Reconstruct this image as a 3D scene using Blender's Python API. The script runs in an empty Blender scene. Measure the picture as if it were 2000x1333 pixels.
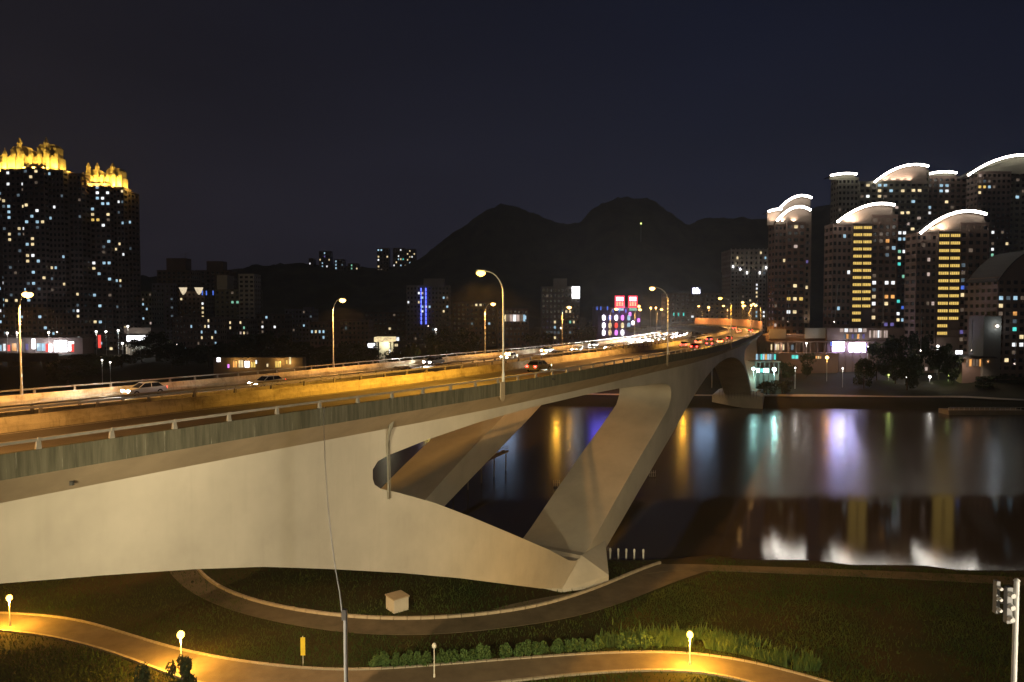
import bpy, math, random
import numpy as np
from mathutils import Vector, Matrix, noise
from mathutils.geometry import delaunay_2d_cdt

random.seed(7)
sc = bpy.context.scene
R = math.radians
# ------------------------------------------------------------------ camera
F = 1400.0                       # focal length in photo pixels (photo 2000 wide)
PITCH = math.atan(56.5 / F)
CZ = 35.5                        # eye height over the river
cam_d = bpy.data.cameras.new('camera')
cam_d.sensor_width = 36.0
cam_d.lens = F / 2000.0 * 36.0
cam_d.clip_start = 0.5
cam_d.clip_end = 9000.0
cam = bpy.data.objects.new('camera', cam_d)
sc.collection.objects.link(cam)
cam.location = (0, 0, CZ)
cam.rotation_euler = (R(90) - PITCH, 0, 0)
sc.camera = cam
# ------------------------------------------------------------------ sky (night, city glow low on the left)
world = bpy.data.worlds.new('World')
sc.world = world
world.use_nodes = True
wn = world.node_tree
wn.nodes.clear()
def WN(t, **k):
    n = wn.nodes.new(t)
    for a, b in k.items(): setattr(n, a, b)
    return n
w_tc = WN('ShaderNodeTexCoord'); w_sep = WN('ShaderNodeSeparateXYZ')
wn.links.new(w_tc.outputs['Generated'], w_sep.inputs[0])
w_r = WN('ShaderNodeValToRGB')   # by height
w_r.color_ramp.elements[0].position = 0.0; w_r.color_ramp.elements[0].color = (0.0205, 0.0170, 0.0215, 1)
w_r.color_ramp.elements[1].position = 0.45; w_r.color_ramp.elements[1].color = (0.0085, 0.0080, 0.0115, 1)
wn.links.new(w_sep.outputs[2], w_r.inputs[0])
w_r2 = WN('ShaderNodeValToRGB')
w_r2.color_ramp.elements[0].position = 0.0; w_r2.color_ramp.elements[0].color = (0.0088, 0.0110, 0.0240, 1)
w_r2.color_ramp.elements[1].position = 0.45; w_r2.color_ramp.elements[1].color = (0.0046, 0.0062, 0.0150, 1)
wn.links.new(w_sep.outputs[2], w_r2.inputs[0])
w_mr = WN('ShaderNodeMapRange'); w_mr.inputs[1].default_value = -0.6; w_mr.inputs[2].default_value = 0.25
wn.links.new(w_sep.outputs[0], w_mr.inputs[0])
w_mix = WN('ShaderNodeMixRGB')
wn.links.new(w_mr.outputs[0], w_mix.inputs[0]); wn.links.new(w_r.outputs[0], w_mix.inputs[1]); wn.links.new(w_r2.outputs[0], w_mix.inputs[2])
w_map = WN('ShaderNodeMapping'); w_map.inputs['Scale'].default_value = (1.6, 1.6, 5.0)
wn.links.new(w_tc.outputs['Generated'], w_map.inputs[0])
w_no = WN('ShaderNodeTexNoise'); w_no.inputs['Scale'].default_value = 1.3; w_no.inputs['Detail'].default_value = 5
wn.links.new(w_map.outputs[0], w_no.inputs[0])
w_cl = WN('ShaderNodeMapRange'); w_cl.inputs[1].default_value = 0.3; w_cl.inputs[2].default_value = 0.7
w_cl.inputs[3].default_value = 0.86; w_cl.inputs[4].default_value = 1.16
wn.links.new(w_no.outputs[0], w_cl.inputs[0])
w_mul = WN('ShaderNodeVectorMath', operation='SCALE')
wn.links.new(w_mix.outputs[0], w_mul.inputs[0]); wn.links.new(w_cl.outputs[0], w_mul.inputs[3])
w_bg = WN('ShaderNodeBackground'); w_bg.inputs[1].default_value = 1.0
w_out = WN('ShaderNodeOutputWorld')
wn.links.new(w_mul.outputs[0], w_bg.inputs[0]); wn.links.new(w_bg.outputs[0], w_out.inputs[0])

sc.view_settings.view_transform = 'Standard'
sc.view_settings.look = 'None'
sc.view_settings.exposure = 0.0
sc.view_settings.gamma = 1.0
sc.render.engine = 'CYCLES'
sc.cycles.use_denoising = True
sc.cycles.sample_clamp_indirect = 4.0
sc.cycles.max_bounces = 6
sc.cycles.diffuse_bounces = 2
sc.cycles.glossy_bounces = 3
sc.cycles.transparent_max_bounces = 4
sc.cycles.use_light_tree = True
sc.cycles.caustics_reflective = False
sc.cycles.caustics_refractive = False

# ------------------------------------------------------------------ helpers
cp, sp = math.cos(PITCH), math.sin(PITCH)
def ray(px, py):
    a = (px - 1000) / F; b = (666.5 - py) / F
    return (a, cp + b * sp, -sp + b * cp)
def at_z(px, py, z):
    d = ray(px, py); t = (z - CZ) / d[2]
    return Vector((d[0] * t, d[1] * t, z))
def at_y(px, py, Y):
    d = ray(px, py); t = Y / d[1]
    return Vector((d[0] * t, Y, CZ + d[2] * t))
def X_(px, Y): return at_y(px, 610, Y)[0]
def Z_(py, Y): return at_y(1000, py, Y)[2]

COL = sc.collection
class MB:
    def __init__(s): s.v = []; s.f = []; s.m = []
    def add(s, vs, fs, mi=0):
        n = len(s.v); s.v += [tuple(v) for v in vs]; s.f += [tuple(i + n for i in f) for f in fs]; s.m += [mi] * len(fs)
        return s
    def box(s, x0, x1, y0, y1, z0, z1, mi=0):
        return s.add([(x0,y0,z0),(x1,y0,z0),(x1,y1,z0),(x0,y1,z0),(x0,y0,z1),(x1,y0,z1),(x1,y1,z1),(x0,y1,z1)],
                     [(0,3,2,1),(4,5,6,7),(0,1,5,4),(1,2,6,5),(2,3,7,6),(3,0,4,7)], mi)
    def taper(s, c, w0, d0, w1, d1, z0, z1, mi=0):
        x, y = c
        return s.add([(x-w0,y-d0,z0),(x+w0,y-d0,z0),(x+w0,y+d0,z0),(x-w0,y+d0,z0),(x-w1,y-d1,z1),(x+w1,y-d1,z1),(x+w1,y+d1,z1),(x-w1,y+d1,z1)],
                     [(0,3,2,1),(4,5,6,7),(0,1,5,4),(1,2,6,5),(2,3,7,6),(3,0,4,7)], mi)
    def tube(s, p, q, r0, r1=None, n=8, mi=0):
        r1 = r0 if r1 is None else r1
        p = Vector(p); q = Vector(q); d = (q - p).normalized()
        a = d.orthogonal().normalized(); b = d.cross(a)
        vs = []
        for c, r in ((p, r0), (q, r1)):
            for i in range(n):
                t = 2 * math.pi * i / n
                vs.append(c + a * (r * math.cos(t)) + b * (r * math.sin(t)))
        fs = [(i, (i+1) % n, n + (i+1) % n, n + i) for i in range(n)] + [tuple(range(n))[::-1], tuple(range(n, 2*n))]
        return s.add(vs, fs, mi)
    def path(s, pts, r, n=6, mi=0):
        for i in range(len(pts) - 1):
            ra = r[i] if isinstance(r, (list, tuple)) else r
            rb = r[i+1] if isinstance(r, (list, tuple)) else r
            s.tube(pts[i], pts[i+1], ra, rb, n, mi)
        return s
    def lathe(s, prof, n=12, c=(0,0,0), mi=0):
        vs = []; fs = []
        for r, z in prof:
            for i in range(n):
                t = 2 * math.pi * i / n
                vs.append((c[0] + r * math.cos(t), c[1] + r * math.sin(t), c[2] + z))
        for k in range(len(prof) - 1):
            for i in range(n):
                fs.append((k*n+i, k*n+(i+1)%n, (k+1)*n+(i+1)%n, (k+1)*n+i))
        fs.append(tuple(range(n))[::-1]); fs.append(tuple(range((len(prof)-1)*n, len(prof)*n)))
        return s.add(vs, fs, mi)
    def prism(s, poly, y0, y1, mi=0):       # polygon in x,z swept along y
        n = len(poly)
        vs = [(x, y0, z) for x, z in poly] + [(x, y1, z) for x, z in poly]
        fs = [tuple(range(n)), tuple(range(n, 2*n))[::-1]] + [(i, n+i, n+(i+1)%n, (i+1)%n) for i in range(n)]
        return s.add(vs, fs, mi)
    def build(s, name, mat=None, parent=None, smooth=False, loc=None):
        me = bpy.data.meshes.new(name)
        me.from_pydata(s.v, [], s.f)
        mats = mat if isinstance(mat, (list, tuple)) else [mat]
        for m in mats: me.materials.append(m)
        if len(mats) > 1: me.polygons.foreach_set('material_index', s.m)
        if smooth: me.polygons.foreach_set('use_smooth', [True] * len(me.polygons))
        me.update()
        o = bpy.data.objects.new(name, me); COL.objects.link(o)
        if loc is not None: o.location = loc
        if parent is not None: o.parent = parent
        return o
def tag(o, label=None, cat=None, group=None, kind=None):
    if label: o['label'] = label
    if cat: o['category'] = cat
    if group: o['group'] = group
    if kind: o['kind'] = kind
    return o
def empty(name, loc=(0,0,0), rz=0, label=None, cat=None, group=None):
    o = bpy.data.objects.new(name, None); COL.objects.link(o)
    o.location = loc; o.rotation_euler = (0, 0, rz); o.empty_display_size = 0.5
    return tag(o, label, cat, group)
def copy_tree(o, parent=None):
    c = o.copy(); COL.objects.link(c)
    if parent is not None: c.parent = parent
    for ch in list(kids(o)): copy_tree(ch, c)
    return c
def kids(o): return KIDS.get(o.name) or o.children
KIDS = {}
def inst(me, name, loc, parent=None, scale=None, mat=None, rz=0):
    o = bpy.data.objects.new(name, me); COL.objects.link(o)
    o.location = loc; o.rotation_euler = (0, 0, rz)
    if scale: o.scale = scale
    if parent is not None: o.parent = parent
    if mat is not None:
        o.material_slots[0].link = 'OBJECT'; o.material_slots[0].material = mat
    return o
def plight(name, loc, power, col, r=0.3, parent=None, spot=None, aim=None, blend=0.6):
    l = bpy.data.lights.new(name, 'SPOT' if spot else 'POINT')
    l.energy = power; l.color = col; l.shadow_soft_size = r
    if spot: l.spot_size = R(spot); l.spot_blend = blend
    o = bpy.data.objects.new(name, l); COL.objects.link(o); o.location = loc
    if aim is not None:
        o.rotation_euler = (Vector(aim) - Vector(loc)).to_track_quat('-Z', 'Y').to_euler()
    if parent is not None:
        o.parent = parent
    return o

# ------------------------------------------------------------------ materials
def mat(name, col, rough=0.8, spec=0.3, metal=0.0, var=0.0, scale=1.0, bump=0.0, bscale=None, stretch=(1,1,1), col2=None, lo=0.35, hi=0.65):
    m = bpy.data.materials.new(name); m.use_nodes = True
    nt = m.node_tree; b = nt.nodes['Principled BSDF']
    b.inputs['Roughness'].default_value = rough; b.inputs['Metallic'].default_value = metal
    b.inputs['Specular IOR Level'].default_value = spec
    b.inputs['Base Color'].default_value = (*col, 1)
    if var or col2 or bump:
        tc = nt.nodes.new('ShaderNodeTexCoord'); mp = nt.nodes.new('ShaderNodeMapping')
        mp.inputs['Scale'].default_value = stretch
        nt.links.new(tc.outputs['Object'], mp.inputs[0])
        no = nt.nodes.new('ShaderNodeTexNoise'); no.inputs['Scale'].default_value = scale; no.inputs['Detail'].default_value = 6
        no.inputs['Roughness'].default_value = 0.62
        nt.links.new(mp.outputs[0], no.inputs[0])
        if var or col2:
            rp = nt.nodes.new('ShaderNodeValToRGB')
            rp.color_ramp.elements[0].position = lo; rp.color_ramp.elements[1].position = hi
            c2 = col2 or tuple(min(1, c * (1 + var)) for c in col)
            c1 = col if col2 else tuple(c * (1 - var) for c in col)
            rp.color_ramp.elements[0].color = (*c1, 1); rp.color_ramp.elements[1].color = (*c2, 1)
            nt.links.new(no.outputs[0], rp.inputs[0]); nt.links.new(rp.outputs[0], b.inputs['Base Color'])
        if bump:
            n2 = nt.nodes.new('ShaderNodeTexNoise'); n2.inputs['Scale'].default_value = bscale or scale * 4; n2.inputs['Detail'].default_value = 4
            nt.links.new(mp.outputs[0], n2.inputs[0])
            bp = nt.nodes.new('ShaderNodeBump'); bp.inputs['Strength'].default_value = bump; bp.inputs['Distance'].default_value = 0.05
            nt.links.new(n2.outputs[0], bp.inputs['Height']); nt.links.new(bp.outputs[0], b.inputs['Normal'])
    return m
def emit(name, col, strength, var=0.0, scale=0.8, base=(0.02,0.02,0.02)):
    m = bpy.data.materials.new(name); m.use_nodes = True
    nt = m.node_tree; b = nt.nodes['Principled BSDF']
    b.inputs['Base Color'].default_value = (*base, 1); b.inputs['Roughness'].default_value = 0.4
    b.inputs['Emission Color'].default_value = (*col, 1); b.inputs['Emission Strength'].default_value = strength
    if var:
        tc = nt.nodes.new('ShaderNodeTexCoord'); oi = nt.nodes.new('ShaderNodeObjectInfo')
        ad = nt.nodes.new('ShaderNodeVectorMath'); ad.operation = 'ADD'
        nt.links.new(tc.outputs['Object'], ad.inputs[0]); nt.links.new(oi.outputs['Location'], ad.inputs[1])
        no = nt.nodes.new('ShaderNodeTexNoise'); no.inputs['Scale'].default_value = scale; no.inputs['Detail'].default_value = 3
        nt.links.new(ad.outputs[0], no.inputs[0])
        mr = nt.nodes.new('ShaderNodeMapRange'); mr.inputs[1].default_value = 0.3; mr.inputs[2].default_value = 0.7
        mr.inputs[3].default_value = strength * (1 - var); mr.inputs[4].default_value = strength * (1 + var)
        nt.links.new(no.outputs[0], mr.inputs[0]); nt.links.new(mr.outputs[0], b.inputs['Emission Strength'])
    return m

concrete = mat('girder_concrete', (0.44,0.405,0.345), 0.85, 0.2, var=0.15, scale=0.09, bump=0.12, bscale=3.0)
# faint vertical run-off marks on the girder
def streaks(m, scale, stretch, lo, hi, dark, fac):
    nt = m.node_tree; b = nt.nodes['Principled BSDF']
    src = b.inputs['Base Color'].links[0].from_socket
    tc = nt.nodes.new('ShaderNodeTexCoord'); mp = nt.nodes.new('ShaderNodeMapping'); mp.inputs['Scale'].default_value = stretch
    nt.links.new(tc.outputs['Object'], mp.inputs[0])
    no = nt.nodes.new('ShaderNodeTexNoise'); no.inputs['Scale'].default_value = scale; no.inputs['Detail'].default_value = 5; no.inputs['Roughness'].default_value = 0.7
    nt.links.new(mp.outputs[0], no.inputs[0])
    mr = nt.nodes.new('ShaderNodeMapRange'); mr.inputs[1].default_value = lo; mr.inputs[2].default_value = hi; mr.inputs[3].default_value = 0; mr.inputs[4].default_value = fac
    nt.links.new(no.outputs[0], mr.inputs[0])
    mx = nt.nodes.new('ShaderNodeMixRGB'); mx.inputs[2].default_value = (*dark, 1)
    nt.links.new(mr.outputs[0], mx.inputs[0]); nt.links.new(src, mx.inputs[1]); nt.links.new(mx.outputs[0], b.inputs['Base Color'])
streaks(concrete, 1.6, (1,1,0.07), 0.52, 0.85, (0.22,0.20,0.16), 0.16)
soffit = mat('shade_toned_concrete', (0.30,0.24,0.165), 0.9, 0.2, var=0.12, scale=0.3, bump=0.1)  # girder concrete toned darker and browner for the shade under the overhang
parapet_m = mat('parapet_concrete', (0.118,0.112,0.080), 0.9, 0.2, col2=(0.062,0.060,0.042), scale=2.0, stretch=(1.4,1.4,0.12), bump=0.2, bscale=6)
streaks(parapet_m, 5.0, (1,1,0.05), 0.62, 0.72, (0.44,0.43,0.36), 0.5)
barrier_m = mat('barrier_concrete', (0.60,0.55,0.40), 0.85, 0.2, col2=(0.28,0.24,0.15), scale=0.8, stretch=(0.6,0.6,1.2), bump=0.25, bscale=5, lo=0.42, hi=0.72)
streaks(barrier_m, 3.2, (1,1,0.12), 0.52, 0.75, (0.14,0.12,0.08), 0.6)
asphalt = mat('asphalt', (0.115,0.105,0.092), 0.62, 0.45, var=0.22, scale=0.35, bump=0.25, bscale=30)
paint = mat('road_paint', (0.62,0.60,0.55), 0.6, 0.3, var=0.15, scale=3)
rail_m = mat('galvanised_rail', (0.27,0.25,0.22), 0.5, 0.5, 0.35, var=0.12, scale=2)
pole_m = mat('galvanised_pole', (0.40,0.40,0.38), 0.5, 0.5, 0.2, var=0.1, scale=1.5)
pale_pole = mat('pale_painted_pole', (0.66,0.65,0.60), 0.5, 0.4, var=0.06, scale=1.5)
lamp_shell = mat('lamp_shell', (0.22,0.22,0.21), 0.5, 0.4)
pipe_m = mat('drain_pipe', (0.16,0.15,0.12), 0.6, 0.4, var=0.2, scale=1.5)
dark_joint = mat('dark_joint', (0.03,0.03,0.028), 0.9)
path_m = mat('path_paving', (0.13,0.10,0.068), 0.85, 0.2, var=0.16, scale=0.5, bump=0.2, bscale=14)
lane_m = mat('lane_concrete', (0.085,0.070,0.048), 0.85, 0.2, var=0.25, scale=0.4, bump=0.2, bscale=14)
kerb_m = mat('kerb_stone', (0.30,0.26,0.20), 0.85, 0.2, var=0.15, scale=1.3, bump=0.2)
ground_m = mat('ground_soil', (0.014,0.019,0.005), 0.95, 0.1, col2=(0.036,0.025,0.009), scale=0.09, bump=0.8, bscale=2.5)
bank_m = mat('far_bank_soil', (0.012,0.015,0.008), 0.95, 0.1, col2=(0.026,0.021,0.013), scale=0.04, bump=0.8, bscale=0.7)
hill_m = mat('hill_forest', (0.030,0.030,0.016), 0.95, 0.05, col2=(0.075,0.066,0.030), scale=0.03, bump=1.0, bscale=0.12)
grass_m = mat('grass_blades', (0.020,0.042,0.008), 0.85, 0.1, col2=(0.050,0.066,0.014), scale=0.10)
shrub_m = mat('shrub_leaves', (0.045,0.095,0.026), 0.8, 0.2, col2=(0.09,0.13,0.035), scale=0.9)
leaf_m = mat('tree_leaves', (0.018,0.028,0.012), 0.85, 0.15, col2=(0.036,0.046,0.018), scale=0.35)
bark_m = mat('bark', (0.07,0.055,0.04), 0.9, 0.1, var=0.3, scale=2)
brown_wall = mat('brown_tile_wall', (0.20,0.135,0.108), 0.8, 0.2, var=0.14, scale=0.08)
brown_dark = mat('dark_brown_tile_wall', (0.14,0.098,0.080), 0.8, 0.2, var=0.14, scale=0.08)
grey_wall = mat('grey_tile_wall', (0.22,0.20,0.175), 0.8, 0.2, var=0.12, scale=0.08)
olive_wall = mat('olive_grey_wall', (0.20,0.19,0.145), 0.8, 0.2, var=0.12, scale=0.08)
pale_wall = mat('pale_wall', (0.42,0.39,0.34), 0.8, 0.2, var=0.1, scale=0.1)
mauve_wall = mat('mauve_grey_wall', (0.20,0.18,0.23), 0.8, 0.2, var=0.1, scale=0.1)
stone_gold = mat('carved_pale_stone', (0.52,0.42,0.24), 0.8, 0.2, var=0.15, scale=0.35)
gable_m = mat('rendered_gable', (0.24,0.19,0.155), 0.85, 0.2, var=0.06, scale=0.15)
dark_glass = mat('dark_glass', (0.012,0.013,0.016), 0.25, 0.5)
roof_m = mat('roof_dark', (0.05,0.045,0.042), 0.85)
timber = mat('weathered_timber', (0.12,0.10,0.07), 0.85)
WL = {   # lit rooms
 'white': emit('lit_window_white', (0.95,0.98,1.0), 1.2, 0.35),
 'cool': emit('lit_window_cool', (0.50,0.80,1.0), 0.75, 0.35),
 'warm': emit('lit_window_warm', (1.0,0.78,0.42), 0.95, 0.4),
 'yellow': emit('lit_window_yellow', (1.0,0.66,0.16), 0.85, 0.25, 2.5),
 'dim': emit('lit_window_dim', (0.75,0.55,0.40), 0.16, 0.5),
 'dimc': emit('lit_window_dim_cool', (0.45,0.62,0.75), 0.18, 0.5),
 'green': emit('lit_window_green', (0.40,1.0,0.70), 0.55, 0.3),
 'blue': emit('lit_window_blue', (0.10,0.22,0.95), 0.9, 0.4),
 'violet': emit('lit_window_violet', (0.40,0.32,0.95), 0.28, 0.4),
 'orange': emit('lit_window_orange', (1.0,0.45,0.12), 0.9, 0.4),
 'pink': emit('lit_window_pink', (0.95,0.72,0.62), 0.5, 0.4),
 'bright': emit('lit_window_bright', (0.95,0.96,1.0), 4.0, 0.35),
 'shop': emit('lit_shop_front_violet_white', (0.50,0.46,1.0), 34.0, 0.4),
 'tealb': emit('lit_panel_teal_white', (0.50,1.0,0.95), 9.0, 0.3),
 'cool2': emit('lit_sign_pale_blue', (0.45,0.65,1.0), 7.0, 0.3), 'blue2': emit('lit_sign_violet_blue', (0.16,0.12,1.0), 12.0, 0.3),
 'red': emit('lit_window_red', (1.0,0.08,0.06), 1.2, 0.3),
 'teal': emit('lit_window_teal', (0.10,0.85,0.75), 0.9, 0.3),
 'magenta': emit('lit_window_magenta', (0.85,0.25,1.0), 1.4, 0.3),
}
strip_m = emit('white_light_strip', (1.0,0.93,0.82), 18.0)
blue_led = emit('blue_light_strip', (0.10,0.14,1.0), 3.5)
SOD = (1.0, 0.46, 0.11); SODW = (1.0, 0.60, 0.26)
lens_orange = emit('lamp_lens_orange', (1.0,0.52,0.14), 8)
lens_yellow = emit('lamp_lens_yellow', (1.0,0.58,0.09), 9)
lens_white = emit('lamp_lens_white', (1.0,0.95,0.86), 7)
lens_teal = emit('lamp_lens_teal', (0.55,1.0,0.95), 14)
lens_green = emit('lamp_lens_greenish', (0.85,1.0,0.25), 3)
LENS = {'orange': lens_orange, 'yellow': lens_yellow, 'white': lens_white, 'teal': lens_teal, 'green': lens_green}
LCOL = {'orange': SOD, 'yellow': (1.0,0.47,0.045), 'white': (1.0,0.95,0.86), 'teal': (0.45,1.0,0.92), 'green': (0.8,1.0,0.3)}

# ------------------------------------------------------------------ river
wm = bpy.data.materials.new('river_water'); wm.use_nodes = True
nt = wm.node_tree; b = nt.nodes['Principled BSDF']
b.inputs['Base Color'].default_value = (0.030,0.024,0.020,1)
b.inputs['IOR'].default_value = 1.38
tc = nt.nodes.new('ShaderNodeTexCoord'); sep = nt.nodes.new('ShaderNodeSeparateXYZ')
nt.links.new(tc.outputs['Object'], sep.inputs[0])
nz = nt.nodes.new('ShaderNodeTexNoise'); nz.inputs['Scale'].default_value = 0.035; nz.inputs['Detail'].default_value = 2
mp0 = nt.nodes.new('ShaderNodeMapping'); mp0.inputs['Scale'].default_value = (0.5,1.6,1)
nt.links.new(tc.outputs['Object'], mp0.inputs[0]); nt.links.new(mp0.outputs[0], nz.inputs[0])
ma = nt.nodes.new('ShaderNodeMath'); ma.operation = 'MULTIPLY_ADD'; ma.inputs[1].default_value = 14.0
nt.links.new(nz.outputs[0], ma.inputs[0]); nt.links.new(sep.outputs[1], ma.inputs[2])
mr = nt.nodes.new('ShaderNodeMapRange'); mr.inputs[1].default_value = 136; mr.inputs[2].default_value = 146
mr.inputs[3].default_value = 0.010; mr.inputs[4].default_value = 0.23
nt.links.new(ma.outputs[0], mr.inputs[0]); nt.links.new(mr.outputs[0], b.inputs['Roughness'])
mp = nt.nodes.new('ShaderNodeMapping'); mp.inputs['Scale'].default_value = (0.55,1.3,1)
nt.links.new(tc.outputs['Object'], mp.inputs[0])
n1 = nt.nodes.new('ShaderNodeTexNoise'); n1.inputs['Scale'].default_value = 2.4; n1.inputs['Detail'].default_value = 4; n1.inputs['Roughness'].default_value = 0.6
nt.links.new(mp.outputs[0], n1.inputs[0])
bp = nt.nodes.new('ShaderNodeBump'); bp.inputs['Strength'].default_value = 0.30; bp.inputs['Distance'].default_value = 0.016
nt.links.new(n1.outputs[0], bp.inputs['Height']); nt.links.new(bp.outputs[0], b.inputs['Normal'])
water = MB().add([(-900,60,0),(900,60,0),(900,330,0),(-900,330,0)], [(0,1,2,3)]).build('river', wm)
tag(water, kind='structure')

# ------------------------------------------------------------------ bridge line
MEAS = [(0,889,28.5),(300,844,28.5),(460,821,28.5),(600,799.5,28.5),(828,771,28.5),(982,749,28.5),(1100,730,28.5),(1200,712.5,28.5),(1300,694,28.5),(1372,683,28.3),(1427,670,27.96),(1476,654,27.6),(1494,645,27.9)]
PT = [(-59,-18,28.5),(-41,10,28.5)] + [tuple(at_z(*m)) for m in MEAS] + [(118,352,28.3),(117,392,28.5),(107,432,28.6),(85,470,28.6),(52,502,28.6),(10,522,28.6),(-50,530,28.6)]
P = np.array(PT)
L = np.concatenate([[0], np.cumsum(np.hypot(*(np.diff(P[:,:2], axis=0).T)))])
S = np.arange(0, L[-1], 1.0)
C = np.stack([np.interp(S, L, P[:,k]) for k in range(3)], 1)
for _ in range(260):
    C[1:-1] = 0.25*C[:-2] + .5*C[1:-1] + .25*C[2:]
L2 = np.concatenate([[0], np.cumsum(np.hypot(*(np.diff(C[:,:2], axis=0).T)))])
S = np.arange(0, int(L2[-1]), 1.0)
C = np.stack([np.interp(S, L2, C[:,k]) for k in range(3)], 1)
T = np.gradient(C[:,:2], axis=0); T /= np.linalg.norm(T, axis=1)[:,None]
N = np.stack([-T[:,1], T[:,0]], 1)
C = C[:493]; T = T[:493]; N = N[:493]; S = S[:493]
SMAX = len(S) - 2
FAR_RISE = -1.6      # the farther deck rides a little lower
ZB = 0.0
def pos(s, u, dz=0.0):
    s = min(max(s, 0), len(S) - 1.001); i = int(s); f = s - i
    c = C[i]*(1-f) + C[i+1]*f; n = N[i]*(1-f) + N[i+1]*f
    return Vector((c[0] + n[0]*u, c[1] + n[1]*u, c[2] + dz + (FAR_RISE if u > 22 else 0.0)))
def posz(s, u, z):
    p = pos(s, u); p.z = z; return p
def heading(s):
    i = int(min(max(s, 0), SMAX)); return math.atan2(T[i][1], T[i][0])
def on(px, py, u, smin=0):
    d = ray(px, py); prev = None
    for k in range(smin*2, SMAX*2):
        s = k/2; p = pos(s, u); c = d[0]*p.y - d[1]*p.x
        if p.y > 1 and prev is not None and prev*c <= 0:
            s -= .5*abs(c)/(abs(c)+abs(prev)+1e-9); p = pos(s, u)
            return s, CZ + d[2]*p.y/d[1]
        prev = c if p.y > 1 else None
def sweep(name, prof, s0, s1, m, parent=None, step=2.0, absz=False):
    n = len(prof); k = max(2, int(round((s1-s0)/step)) + 1); mb = MB(); vs = []
    for i in range(k):
        s = s0 + (s1-s0)*i/(k-1)
        for u, dz in prof: vs.append(pos(s, u, dz))
    fs = [tuple(range(n))[::-1], tuple(range((k-1)*n, k*n))]
    for i in range(k-1):
        for j in range(n):
            a, b2 = i*n+j, i*n+(j+1)%n
            fs.append((a, b2, b2+n, a+n))
    mb.add(vs, fs)
    return mb.build(name, m, parent)

# web plate outlines (read once on the web face, stored as chainage / height)
OUT_LOW = [(0,25.4),(20,24.6),(40,23.2),(52,22.4),(63.5,21.4),(68.7,20.2),(74.5,18.8),(80,17.3),(86.1,15.3),(94,12.6),(102.2,9.6),(111.4,6.0),(118,3.4),(124.5,1.2)]
OUT_LEG = [(135.5,1.2),(137,2.0),(144.5,4.6),(152,7.2),(160,9.9),(169,12.9),(178.2,15.9),(186,18.1),(193.8,19.8),(202,21.2),(212,22.4),(222,23.1),(234,23.4),(246,23.1),(256,22.5),(268.4,21.2),(278,19.8),(286,18.2),(292,16.6),(298,14.6),(306,11.4),(314,8.0),(320,5.0),(323.5,3.0),(325,1.2)]
OUT_END = [(337,1.2),(344,3.8),(352,7.4),(362,11.4),(374,15.4),(388,18.8),(404,21.4),(425,23.4),(450,24.4),(SMAX,24.6)]
WIN = [(90.5,21.6),(90.5,22.4),(91.1,23.0),(92.4,23.3),(97.4,23.9),(105.4,24.5),(117.2,24.8),(130,24.75),(143.7,24.4),(155,23.8),(163,23.35),(167.6,22.9),(169.6,22.2),(170.2,21.2),(170.0,20.1),(168.5,18.6),(160,15.3),(151.6,12.2),(142,8.4),(134,5.0),(131.5,4.1),(129.6,3.7),(127.6,3.75),(125.6,4.4),(120,7.4),(112,11.3),(104,15.2),(98.5,17.8),(93.6,19.8),(91.4,20.6),(90.7,21.1)]
WIN2 = [(460-a + 0.5, z) for a, z in WIN][::-1]
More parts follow.
